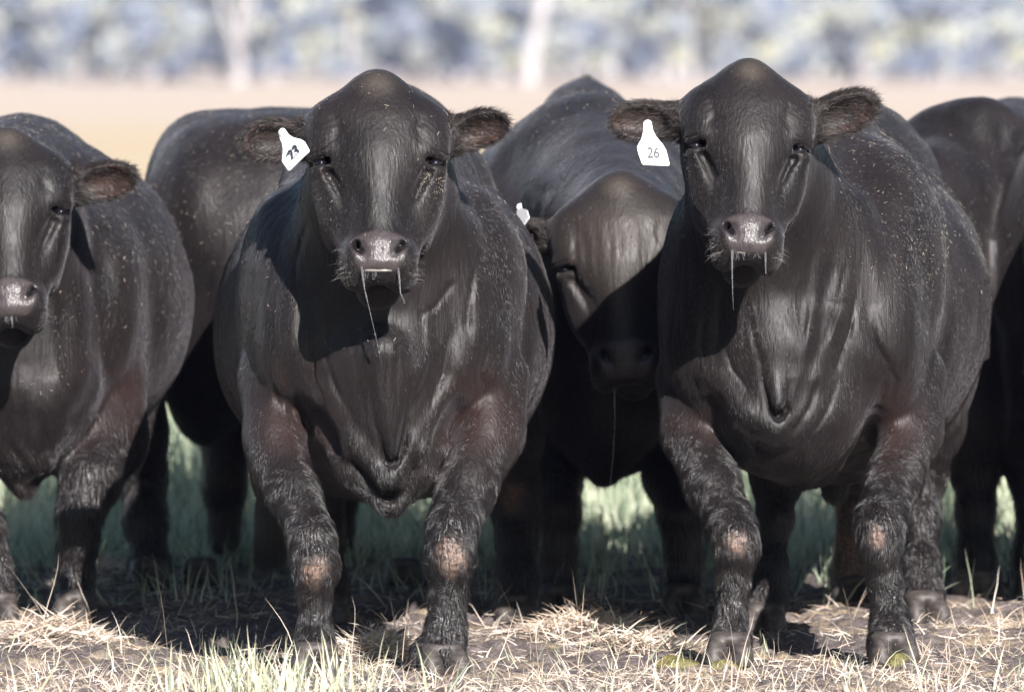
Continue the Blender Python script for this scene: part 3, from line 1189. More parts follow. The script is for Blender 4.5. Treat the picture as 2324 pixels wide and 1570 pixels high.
    CR(polyP([(1985, 700), (2010, 780), (2045, 840)], D), -.010, .012, -.1, 1.2)
    CR(polyP([(2080, 480), (2118, 640), (2122, 800), (2112, 960)], D), .024, .020, -.1, 1.8)
    CR(polyP([(1560, 560), (1530, 680), (1540, 800), (1580, 900)], D), .014, .018, -.1, 1.2)
    CR(polyP([(1880, 680), (1905, 678), (1915, 690)], D), .002, .006, -.1, .9)
    for x0, dx in ((1640, -14), (1690, 4), (1820, 6), (1925, 16)):
        CR(polyP([(x0, 640), (x0 + dx * .4, 720), (x0 + dx, 840)], D), .005, .008, -.1, 1.0)
    for i in range(16):
        x, y = 1560 + 30 * random.random(), 985 + 60 * random.random()
        CR(polyP([(x - 14, y), (x, y + random.uniform(-6, 6)), (x + 14, y + random.uniform(-3, 8))], .6), -.004, .004, .2, .7)
    for q in ([(1925, 600), (1900, 700), (1870, 790)], [(1950, 640), (1935, 740), (1895, 850)], [(1640, 760), (1665, 840), (1710, 900)], [(1975, 740), (1995, 790), (2020, 830)],
              [(2020, 830), (2040, 870), (2025, 930)], [(1860, 860), (1840, 920), (1800, 985)], [(1905, 860), (1880, 930), (1835, 1000)], [(1600, 700), (1590, 780), (1610, 850)],
              [(2060, 620), (2090, 700), (2095, 800)], [(1700, 700), (1712, 780), (1735, 840)]):
        CR(polyP(q, .4), .009, .0055, -.1, 1.1)
    bald = [(P(1672, 1232, .35), .030), (P(1986, 1218, .38), .032)]
    brown = [(P(2000, 1000, .6), .13), (P(1900, 1020, .6), .12), (P(1600, 1000, .6), .07)]
    root, V, Q, nv = finish("black_bull", S, base, h, ears, bald, brown, 420000, .012, .42)
    face_parts(root, base, h, drool=[((-.040, .512, -.02), [(.000, -.04, .0024), (.001, -.085, .0012), (.003, -.14, .0007)]),
                                     ((.042, .508, -.02), [(.001, -.035, .0022), (.002, -.055, .0014)])], lip=True)
    for x, y, r in ((1655, .32, -4), (2024, .35, 8), (2098, 1.87, 10), (1734, 1.46, -5)):
        add_hoof(root, base, P(x, 0, y)[0], y, r, 1.05)
    ear_tag(root, base, P(1470, 283, .10), (-4, 0, 4), "26", s=1.0)
    up = lambda c, n: np.clip(n[:, 2] * 1.2 - n[:, 1] * .3, 0, 1) ** 1.3 * (c[:, 2] > .8) * (c[:, 1] > .45) * (c[:, 1] < 2.2)
    flecks(root, base, V, Q, nv, 2000, up)
    flecks(root, base, V, Q, nv, 170, lambda c, n: np.exp(-(np.linalg.norm(c[:, [0, 2]] - P(2085, 560, .9)[[0, 2]], axis=1) / .07) ** 2) * (c[:, 1] < 1.1))
    tag(root, "black bull with white ear tag 26, right of the two front bulls", "bull", "black bulls standing in the paddock")


# ================================================= bull C: cut by the left edge of the photo
def bull_c():
    base = np.array([P(20, 0, 2.6)[0], 2.6, 0])
    S = Sculpt(axis([(-1.75, .02), (-1.36, .006), (-.70, None)]), axis([(.95, .006), (1.9, .011), (2.6, .025), (4.7, None)]), axis([(-.02, .0075), (.6, .006), (1.5, None)]))
    h = Head(P(10, 276, 1.50), pitch=22, yaw=4, roll=-2, s=1.02, wf=1.02)
    ears = [(-1, (-1, 0, .0), .16, .05, (-.3, -1, -.1)), (1, (1, -.02, .18), .165, .052, (.15, -1, -.30))]
    S.ell(P(62, 690, 3.2), (.44, .80, .45), .08)
    S.ell(P(105, 680, 2.6), (.40, .45, .42), .10)
    S.cone(P(50, 383, 2.9), .14, P(40, 380, 4.0), .15, .12)
    S.ell(P(30, 470, 2.8), (.26, .4, .22), .1)
    S.ell(P(20, 700, 2.25), (.30, .30, .36), .08)
    S.ell(P(235, 720, 2.3), (.12, .26, .30), .07)
    S.ell(P(-190, 720, 2.3), (.12, .26, .30), .07)
    S.cone(h(0, .16, -.17), .15, P(20, 560, 2.2), .22, .08)
    S.cone(h(0, .12, -.2), .11, P(20, 400, 2.5), .15, .1)
    S.cone(P(30, 520, 1.95), .17, P(60, 850, 2.0), .20, .08)
    S.ell(P(60, 960, 2.05), (.15, .18, .15), .07)
    S.cone(P(75, 900, 1.9), .09, P(85, 1030, 1.9), .05, .05)
    S.cone(P(30, 960, 1.95), .08, P(55, 1105, 1.98), .035, .05)
    S.cone(P(130, 900, 2.1), .10, P(200, 980, 2.2), .09, .06)
    leg(S, [(255, 880, 2.25, .10), (245, 990, 2.15, .10), (205, 1090, 2.0, .075), (180, 1170, 1.95, .055), (176, 1240, 1.95, .045), (172, 1310, 1.96, .041), (170, 1370, 1.92, .050)], .04)
    leg(S, [(-150, 900, 2.25, .10), (-110, 1060, 2.1, .07), (-40, 1200, 1.95, .055), (-15, 1290, 1.95, .045), (-8, 1350, 1.92, .052)], .04)
    leg(S, [(240, 850, 3.6, .17), (300, 980, 3.4, .09), (322, 1080, 3.5, .06), (330, 1180, 3.4, .05), (338, 1280, 3.35, .045), (338, 1320, 3.3, .05)], .05)
    leg(S, [(-150, 850, 3.6, .17), (-130, 1000, 3.5, .07), (-120, 1180, 3.5, .05), (-120, 1315, 3.4, .05)], .05)
    sculpt_head(S, h, ears)
    CR = lambda pts, d, w, *a: S.crease(pts, d * .62, w * 1.3, *a)
    CR(polyP([(55, 880), (58, 990), (80, 1035), (105, 1015), (110, 930)], 1.9), .018, .011, 1.5, 2.4)
    CR(polyP([(20, 880), (20, 1000), (70, 1060), (130, 1030)], 1.9), .014, .012, 1.5, 2.4)
    CR(polyP([(130, 720), (130, 820), (160, 930)], 1.9), -.012, .014, 1.5, 2.4)
    CR(polyP([(200, 740), (225, 830), (190, 920), (150, 960)], 1.9), .014, .015, 1.5, 2.4)
    CR(polyP([(175, 560), (150, 700), (120, 860)], 1.9), .010, .018, 1.5, 2.4)
    CR(polyP([(330, 600), (350, 760), (330, 900)], 2.2), .012, .02, 1.5, 3)
    brown = [(P(280, 900, 2.2), .16), (P(160, 980, 2.1), .12), (P(60, 1090, 2), .10), (P(180, 780, 2.0), .07)]
    root, V, Q, nv = finish("black_bull", S, base, h, ears, [], brown, 170000, .014, .45)
    face_parts(root, base, h, drool=[((.0, .512, -.02), [(.001, -.02, .0016), (.002, -.035, .001)])], lip=True)
    for x, y in ((170, 1.90), (-8, 1.90), (338, 3.28), (-120, 3.38)):
        add_hoof(root, base, P(x, 0, y)[0], y, 0, 1.05)
    up = lambda c, n: np.clip(n[:, 2] * 1.1 - n[:, 1] * .5, 0, 1) ** 1.3 * (c[:, 2] > .6) * (c[:, 1] > 1.6) * (c[:, 1] < 3.4)
    flecks(root, base, V, Q, nv, 2200, up)
    tag(root, "black bull cut off by the left edge, pinkish nose and one ear in view", "bull", "black bulls standing in the paddock")
    return root


# ================================================= bull D: seen from behind, between C and A
P0 = P


def bull_d():
    P = lambda px, py, y: P0(px, py, y + 1.1)
    base = np.array([P(620, 0, 3.2)[0], 4.3, 0])
    S = Sculpt(*coarse_axes(-1.3, -.02, 2.9, 6.4, 1.55))
    S.ell(P(610, 660, 3.7), (.42, .9, .43), .08)
    S.ell(P(622, 600, 2.55), (.375, .42, .43), .08)
    S.ell(P(620, 415, 2.75), (.27, .5, .16), .08)
    S.cone(P(468, 352, 2.70), .10, P(760, 345, 2.70), .10, .10)
    S.ell(P(470, 480, 2.6), (.17, .40, .26), .10)
    S.ell(P(780, 480, 2.6), (.17, .40, .26), .10)
    S.cone(P(630, 350, 3.0), .11, P(640, 350, 4.4), .12, .1)
    S.ell(P(640, 560, 4.5), (.3, .35, .4), .08)
    S.ell(P(470, 720, 2.55), (.15, .30, .36), .07)
    S.ell(P(790, 720, 2.55), (.15, .30, .36), .07)
    leg(S, [(455, 850, 2.5, .13), (440, 980, 2.45, .09), (438, 1080, 2.5, .055), (445, 1180, 2.4, .048), (455, 1260, 2.35, .046), (455, 1290, 2.3, .05)], .05)
    leg(S, [(810, 850, 2.5, .13), (860, 980, 2.45, .09), (905, 1090, 2.5, .055), (915, 1180, 2.4, .048), (918, 1260, 2.35, .046), (918, 1290, 2.3, .05)], .05)
    leg(S, [(520, 900, 4.3, .10), (510, 1100, 4.3, .055), (510, 1228, 4.3, .045)], .05)
    leg(S, [(760, 900, 4.3, .10), (770, 1100, 4.3, .055), (770, 1228, 4.3, .045)], .05)
    S.cone(P(640, 700, 5.0), .2, P(650, 820, 5.2), .12, .08)
    root, V, Q, nv = finish("black_bull", S, base, None, [], [], [], 90000, .014, .4)
    # tail with its switch hanging low
    tl = [P(735, 290, 2.3), P(738, 420, 2.10), P(720, 600, 2.08), P(690, 800, 2.05), P(640, 960, 2.0), P(610, 1080, 1.98)]
    mb = MB()
    mb.add(tube(tl, [.045, .034, .028, .022, .016, .014], 10))
    t = mb.build("tail", M_COAT, root, base)
    n = 1500
    a0 = P(610, 1040, 1.99)
    ph = rng.random(n) * 6.28
    rr = np.sqrt(rng.random(n))
    st = np.zeros((n, 5, 3))
    zz = rng.random(n)
    for k in range(5):
        u = k / 4
        wid = .012 + .034 * math.sin(min(1, u * 1.15) * 1.9)
        st[:, k, 0] = a0[0] + np.cos(ph) * rr * wid + .005 * u
        st[:, k, 1] = a0[1] + np.sin(ph) * rr * wid
        st[:, k, 2] = a0[2] - .06 * zz - u * (.24 + .03 * rng.random(n))
    hair_obj("tail_switch", st - base, np.full(n, .0016), M_HAIR, root, rng.random(n) * .4)
    for x, y in ((455, 2.3), (918, 2.3), (510, 4.3), (770, 4.3)):
        add_hoof(root, base, P(x, 0, y)[0], y + 1.1, 180, 1.0)
    flecks(root, base, V, Q, nv, 3000, lambda c, n: np.clip(n[:, 2] * .9 - n[:, 1] * .6, 0, 1) ** 1.2 * (c[:, 2] > .8) * (.3 + np.clip(snoise(c, 3, 9), 0, 1)), (.004, .012))
    tag(root, "broad straw-flecked black rump of a bull just left of the bull tagged 23", "bull", "black bulls standing in the paddock")


# ================================================= bull E: head lowered between A and B
def bull_e():
    base = np.array([P(1380, 0, 3.0)[0], 3.0, 0])
    S = Sculpt(axis([(-.30, .011), (.0, .007), (.50, .011), (.86, None)]), axis([(1.0, .007), (2.1, .012), (2.8, .025), (5.3, None)]), axis([(-.02, .010), (.5, .007), (1.56, None)]))
    h = Head(P(1398, 386, 1.62), pitch=14, yaw=-5, roll=-4, s=1.06, wf=1.08)
    ears = [(-1, (-1, .1, .22), .13, .040, (-.2, -1, -.5)), (1, (1, .1, .30), .13, .045, (.2, -1, -.4))]
    S.ell(P(1350, 610, 3.9), (.45, .85, .46), .08)
    S.ell(P(1330, 480, 2.9), (.33, .42, .30), .10)
    S.cone(P(1330, 330, 3.2), .11, P(1330, 312, 4.2), .10, .12)
    S.ell(P(1330, 262, 4.55), (.13, .3, .10), .08)
    S.cone(P(1330, 215, 4.6), .035, P(1330, 190, 4.65), .008, .06)
    S.ell(P(1340, 600, 2.7), (.36, .35, .40), .08)
    S.ell(P(1170, 640, 2.7), (.12, .28, .32), .07)
    S.ell(P(1560, 640, 2.7), (.12, .28, .32), .07)
    S.cone(h(0, .15, -.18), .155, P(1370, 520, 2.7), .28, .10)
    S.cone(h(0, .10, -.20), .12, P(1340, 400, 2.7), .2, .12)
    S.cone(P(1380, 700, 2.2), .17, P(1375, 900, 2.25), .18, .08)
    S.cone(P(1375, 940, 2.2), .13, P(1372, 1070, 2.2), .045, .06)
    S.cone(P(1375, 940, 2.5), .17, P(1400, 900, 3.2), .2, .08)
    leg(S, [(1200, 850, 2.7, .11), (1225, 980, 2.5, .085), (1262, 1080, 2.35, .065), (1268, 1160, 2.25, .052), (1266, 1250, 2.25, .043), (1268, 1330, 2.25, .048), (1266, 1370, 2.22, .052)], .04)
    leg(S, [(1580, 850, 2.7, .11), (1540, 980, 2.5, .085), (1520, 1080, 2.35, .068), (1545, 1170, 2.25, .055), (1552, 1250, 2.25, .045), (1552, 1330, 2.25, .050), (1550, 1365, 2.22, .055)], .04)
    leg(S, [(1200, 850, 4.6, .15), (1215, 1100, 4.7, .05), (1215, 1255, 4.6, .05)], .05)
    leg(S, [(1500, 850, 4.6, .15), (1585, 1100, 4.7, .05), (1590, 1255, 4.6, .05)], .05)
    sculpt_head(S, h, ears)
    CR = lambda pts, d, w, *a: S.crease(pts, d * .62, w * 1.3, *a)
    CR(polyP([(1105, 330), (1200, 262), (1330, 240), (1480, 262)], 2.9), .008, .016, 2.2, 4)
    CR(polyP([(1130, 420), (1180, 330), (1290, 290)], 2.7), .010, .022, 2.2, 3.4)
    CR(polyP([(1180, 520), (1230, 440), (1330, 400)], 2.4), .012, .022, 2.0, 3.2)
    for i in range(9):
        x = 1330 + i * 22 + random.uniform(-8, 8)
        CR([h((x - 1420) / 900., .12, 0), h((x - 1420) / 900. + .004, .18, 0), h((x - 1420) / 950., .25 + .04 * random.random(), 0)], .0030 + .0035 * random.random(), .005, 1.1, 1.75)
    root, V, Q, nv = finish("black_bull", S, base, h, ears, [], [(P(1150, 500, 2.5), .1)], 120000, .014, .4,
                            dust=[(P(1398, 430, 1.55), .03, .9), (P(1400, 520, 1.5), .15, .35)])
    face_parts(root, base, h, drool=[((-.03, .54, -.02), [(.001, -.08, .001), (-.004, -.18, .0008), (-.012, -.25, .0012)])], lip=False, whisk=60)
    for x, y in ((1266, 2.2), (1550, 2.2), (1215, 4.6), (1590, 4.6)):
        add_hoof(root, base, P(x, 0, y)[0], y, 0, 1.05)
    ear_tag(root, base, P(1178, 470, 1.68), (-30, -44, -50), "", s=1.05)
    n = 160
    a0 = P(1330, 190, 4.63)
    st = np.zeros((n, 4, 3))
    d = unit(rng.normal(size=(n, 3)) * np.array([.7, .7, .3]) + np.array([0, 0, 1.0]))
    for k in range(4):
        st[:, k] = a0 + d * (.03 * k / 3) + np.array([0, 0, .0])
    hair_obj("tail_tuft", st - base, np.full(n, .0008), M_HAIR, root, rng.random(n))
    flecks(root, base, V, Q, nv, 1300, lambda c, n: np.clip(n[:, 2] * 1.1 - .2, 0, 1) ** 1.5 * (c[:, 2] > 1.1) * np.exp(-((c[:, 1] - 3.1) / .5) ** 2), (.004, .012))
    tag(root, "black bull with lowered shaded head between the bulls tagged 23 and 26", "bull", "black bulls standing in the paddock")


# ================================================= bull F: behind the right shoulder of B
def bull_f():
    base = np.array([P(2250, 0, 3.6)[0], 3.6, 0])
    S = Sculpt(*coarse_axes(.75, 2.1, 2.2, 5.6, 1.55))
    S.ell(P(2300, 680, 4.2), (.44, .9, .44), .08)
    S.ell(P(2190, 640, 3.4), (.31, .45, .41), .10)
    S.ell(P(2180, 455, 3.5), (.26, .5, .20), .10)
    S.chain([(P(2050, 350, 3.4), .06), (P(2140, 312, 3.3), .050), (P(2214, 288, 3.25), .042), (P(2270, 325, 3.3), .050), (P(2400, 370, 3.4), .07)], .12)
    S.cone(P(2212, 350, 3.2), .050, P(2300, 330, 4.4), .14, .08)
    S.ell(P(2120, 620, 3.1), (.16, .30, .36), .07)
    S.ell(P(2380, 640, 3.1), (.17, .30, .38), .07)
    leg(S, [(2170, 820, 3.0, .15), (2195, 960, 2.95, .10), (2212, 1060, 3.0, .060), (2214, 1160, 2.95, .046), (2214, 1260, 2.9, .046), (2212, 1310, 2.87, .05)], .05)
    leg(S, [(2380, 820, 3.0, .15), (2360, 980, 2.95, .09), (2345, 1080, 3.0, .055), (2345, 1260, 2.9, .045), (2345, 1310, 2.87, .05)], .05)
    leg(S, [(2060, 820, 3.3, .13), (1990, 960, 2.9, .08), (1955, 1060, 2.75, .055), (1945, 1150, 2.68, .050), (1940, 1230, 2.64, .046), (1938, 1300, 2.62, .050), (1936, 1335, 2.6, .052)], .05)
    leg(S, [(2430, 900, 4.8, .10), (2430, 1100, 4.8, .055), (2430, 1235, 4.8, .045)], .05)
    S.cone(P(2330, 700, 5.1), .2, P(2350, 850, 5.3), .12, .08)
    S.crease(polyP([(2290, 250), (2275, 340), (2262, 430), (2235, 500)], 3.0), .010, .024, 2.3, 3.6)
    S.crease(polyP([(2330, 290), (2310, 380), (2270, 470), (2245, 540)], 3.0), .014, .022, 2.3, 3.6)
    S.crease(polyP([(2060, 290), (2110, 272), (2190, 285)], 3.2), .008, .014, 2.3, 3.8)
    root, V, Q, nv = finish("black_bull", S, base, None, [], [(P(1940, 1200, 2.6), .20)], [], 80000, .014, .4)
    for x, y in ((2212, 2.87), (2345, 2.87), (1936, 2.58), (2430, 4.8)):
        add_hoof(root, base, P(x, 0, y)[0], y, 180 if x != 1936 else 0, 1.05)
    flecks(root, base, V, Q, nv, 200, lambda c, n: np.clip(n[:, 2] * 1.1 - .1, 0, 1) ** 1.5 * (c[:, 2] > .9))
    tag(root, "black bull half hidden at the right edge, behind the bull tagged 26", "bull", "black bulls standing in the paddock")


# ================================================= a bull just outside the right edge, whose shade falls into view
def bull_g(src):
    def copy(o, parent=None):
        c = o.copy()
        C.objects.link(c)
        if parent is not None:
            c.parent = parent
        for ch in list(o.children):
            copy(ch, c)
        return c
    r = copy(src)
    r.location = (P(2680, 0, 2.3)[0], 2.3, 0)
    tag(r, "black bull standing just beyond the right edge, only its shade in view")


bull_a()
bull_b()
rc = bull_c()
bull_d()
bull_e()
bull_f()
bull_g(rc)
print("bulls", round(time.time() - T0, 1))


# ------------------------------------------------------------------ ground
def mound(x, y):
    x, y = np.asarray(x, float), np.asarray(y, float)
    p = np.stack([x, y, 0 * x], -1)
    near = np.exp(-(np.maximum(np.abs(y - 2) - 6, 0) / 6) ** 2) * np.exp(-(np.maximum(np.abs(x) - 3, 0) / 2) ** 2)
    h = .010 * snoise(p, .9, 1) + .006 * snoise(p, 3.1, 2) + .004 * snoise(p, 9, 3)
    cl = np.clip(snoise(p, 13, 4) - .25, 0, 1) * .020 + np.clip(snoise(p, 23, 6) - .3, 0, 1) * .012
    z = h * near + cl * near * (.4 + .6 * (snoise(p, 1.1, 8) > -.2))
    for cx, cy, rx, ry, a in HEAPS:
        z = z + a * np.exp(-((x - cx) / rx) ** 2 - ((y - cy) / ry) ** 2)
    return z - .006 * near


def gx(px, y):
    return P(px, 0, y)[0]


HEAPS = [(gx(110, 1.1), 1.1, .16, .20, .035), (gx(1330, 1.25), 1.25, .16, .18, .038), (gx(1440, .75), .75, .12, .10, .03),
         (gx(870, .6), .62, .10, .10, .035), (gx(230, 3.6), 3.6, .14, .5, .03), (gx(2200, 1.3), 1.3, .3, .2, .02)]


def ground():
    xs = axis([(-1200, 150), (-150, 20), (-30, 3), (-6, .25), (-1.75, .014), (1.75, .25), (6, 3), (30, 20), (150, 150), (1200, None)])
    ys = axis([(-60, 6), (-12, 1), (-1.5, .014), (2.6, .04), (5.5, .5), (12, 3), (40, 20), (200, 100), (1800, None)])
    X, Y = np.meshgrid(xs, ys, indexing='ij')
    Z = mound(X, Y)
    V = np.stack([X, Y, Z], -1).reshape(-1, 3)
    n, m = X.shape
    i = np.arange(n * m).reshape(n, m)
    Q = np.stack([i[:-1, :-1], i[1:, :-1], i[1:, 1:], i[:-1, 1:]], -1).reshape(-1, 4)
    mt, nt, b = mat("paddock_soil")
    geo = nt.nodes.new("ShaderNodeNewGeometry")
    pos = geo.outputs["Position"]
    soil = ramp(nt, noise(nt, pos, 26, 6, .65), [(.3, (.060, .049, .049)), (.55, (.13, .108, .105)), (.8, (.21, .18, .175))])
    straw = ramp(nt, noise(nt, pos, 160, 3, .6, stretch=(1, .5, 1)), [(.35, (.16, .12, .08)), (.6, (.42, .33, .22)), (.85, (.55, .46, .33))])
    patch = ramp(nt, noise(nt, pos, 3.0, 5, .7), [(.50, (0, 0, 0)), (.62, (1, 1, 1))])
    near = mixc(nt, mathn(nt, 'MULTIPLY', patch, .7), soil, straw)
    sep = nt.nodes.new("ShaderNodeSeparateXYZ")
    nt.links.new(pos, sep.inputs[0])
    mr = nt.nodes.new("ShaderNodeMapRange")
    mr.inputs[1].default_value, mr.inputs[2].default_value = 4.5, 9
    nt.links.new(sep.outputs[1], mr.inputs[0])
    big = noise(nt, pos, .035, 5, .6, stretch=(.35, 1, 1))
    field = ramp(nt, big, [(.3, (.42, .325, .21)), (.5, (.47, .375, .25)), (.7, (.43, .345, .25))])
    fine = noise(nt, pos, 1.4, 4, .7)
    field = mixc(nt, mathn(nt, 'MULTIPLY', fine, .25), field, (.46, .36, .25))
    mr2 = nt.nodes.new("ShaderNodeMapRange")
    mr2.inputs[1].default_value, mr2.inputs[2].default_value = 190, 260
    wob = mathn(nt, 'MULTIPLY_ADD', big, 120)
    nt.links.new(sep.outputs[1], wob.node.inputs[2])
    nt.links.new(wob, mr2.inputs[0])
    field = mixc(nt, mathn(nt, 'MULTIPLY', mr2.outputs[0], .75), field, (.45, .37, .31))
    col = mixc(nt, mr.outputs[0], near, field)
    nt.links.new(col, b.inputs["Base Color"])
    b.inputs["Roughness"].default_value = .95
    b.inputs["Specular IOR Level"].default_value = .15
    nt.links.new(bump(nt, noise(nt, pos, 90, 5, .7), .012, .8), b.inputs["Normal"])
    o = mesh_obj("ground", V, Q, mt)
    tag(o, kind="structure")


# ------------------------------------------------------------------ grass and straw
def blade_material(name, c0, c1, c2, trans=.25, rough=.55):
    m, nt, b = mat(name)
    col = ramp(nt, attr(nt, "shade"), [(0, c0), (.5, c1), (1, c2)])
    nt.links.new(col, b.inputs["Base Color"])
    b.inputs["Roughness"].default_value = rough
    b.inputs["Specular IOR Level"].default_value = .35
    tr = nt.nodes.new("ShaderNodeBsdfTranslucent")
    nt.links.new(col, tr.inputs[0])
    mx = nt.nodes.new("ShaderNodeMixShader")
    mx.inputs[0].default_value = trans
    nt.links.new(b.outputs[0], mx.inputs[1])
    nt.links.new(tr.outputs[0], mx.inputs[2])
    nt.links.new(mx.outputs[0], nt.nodes["Material Output"].inputs[0])
    return m


def blades(name, root, dirv, L, W, droop, material, label=None, seg=3, shade=None, up=True):
    """thin tapering blades; root (n,3), dirv (n,3) unit"""
    n = len(root)
    side = unit(np.cross(dirv, np.array([0.0, 0.0, 1.0]) + rng.normal(scale=.5, size=(n, 3))))
    pts, cur, d = [], root.copy(), dirv.copy()
    out = np.zeros((n, 2 * seg + 1, 3))
    for k in range(seg + 1):
        u = k / seg
        w = (W * (1 - u ** 1.6 * .9))[:, None] * .5
        if k == seg:
            out[:, 2 * seg] = cur
        else:
            out[:, 2 * k] = cur - side * w
            out[:, 2 * k + 1] = cur + side * w
        cur = cur + d * (L / seg)[:, None]
        d = unit(d + np.array([0, 0, -1.0]) * (droop * (u + .35))[:, None] + rng.normal(scale=.10, size=(n, 3)))
    quads = [[2 * k, 2 * k + 1, 2 * k + 3, 2 * k + 2] for k in range(seg - 1)]
    tri = [2 * seg - 2, 2 * seg - 1, 2 * seg, 2 * seg]
    st = 2 * seg + 1
    off = np.arange(n)[:, None, None] * st
    F4 = (off + np.array(quads)).reshape(-1, 4)
    F3 = (np.arange(n)[:, None] * st + np.array(tri[:3])).reshape(-1, 3)
    me = bpy.data.meshes.new(name)
    V = out.reshape(-1, 3).astype(np.float32)
    me.vertices.add(len(V)); me.vertices.foreach_set("co", V.ravel())
    loops = np.concatenate([F4.ravel(), F3.ravel()]).astype(np.int32)
    me.loops.add(len(loops)); me.loops.foreach_set("vertex_index", loops)
    me.polygons.add(len(F4) + len(F3))
    me.polygons.foreach_set("loop_start", np.concatenate([np.arange(len(F4)) * 4, len(F4) * 4 + np.arange(len(F3)) * 3]).astype(np.int32))
    me.update(calc_edges=True)
    me.polygons.foreach_set("use_smooth", np.ones(len(me.polygons), dtype=bool))
    a = me.attributes.new("shade", 'FLOAT', 'POINT')
    sh = rng.random(n) if shade is None else shade
    a.data.foreach_set("value", np.repeat(sh, st).astype(np.float32))
    me.materials.append(material)
    o = bpy.data.objects.new(name, me)
    C.objects.link(o)
    tag(o, label, kind="stuff")
    return o


def scatter(n, y0, y1, dens=None, xw=2.5, bias=1.0):
    out = []
    tot = 0
    while tot < n:
        y = y0 + (y1 - y0) * rng.random(n) ** bias
        x = rng.uniform(-1, 1, n) * xw * (1 + np.maximum(y, 0) / 20)
        k = np.ones(n, bool) if dens is None else rng.random(n) < dens(x, y)
        q = np.stack([x, y], 1)[k]
        out.append(q)
        tot += len(q)
    q = np.concatenate(out)[:n]
    return np.column_stack([q, mound(q[:, 0], q[:, 1])])


def hd(n, el0, el1):
    a = rng.random(n) * 2 * math.pi
    e = np.radians(rng.uniform(el0, el1, n))
    return np.stack([np.cos(a) * np.cos(e), np.sin(a) * np.cos(e), np.sin(e)], 1)


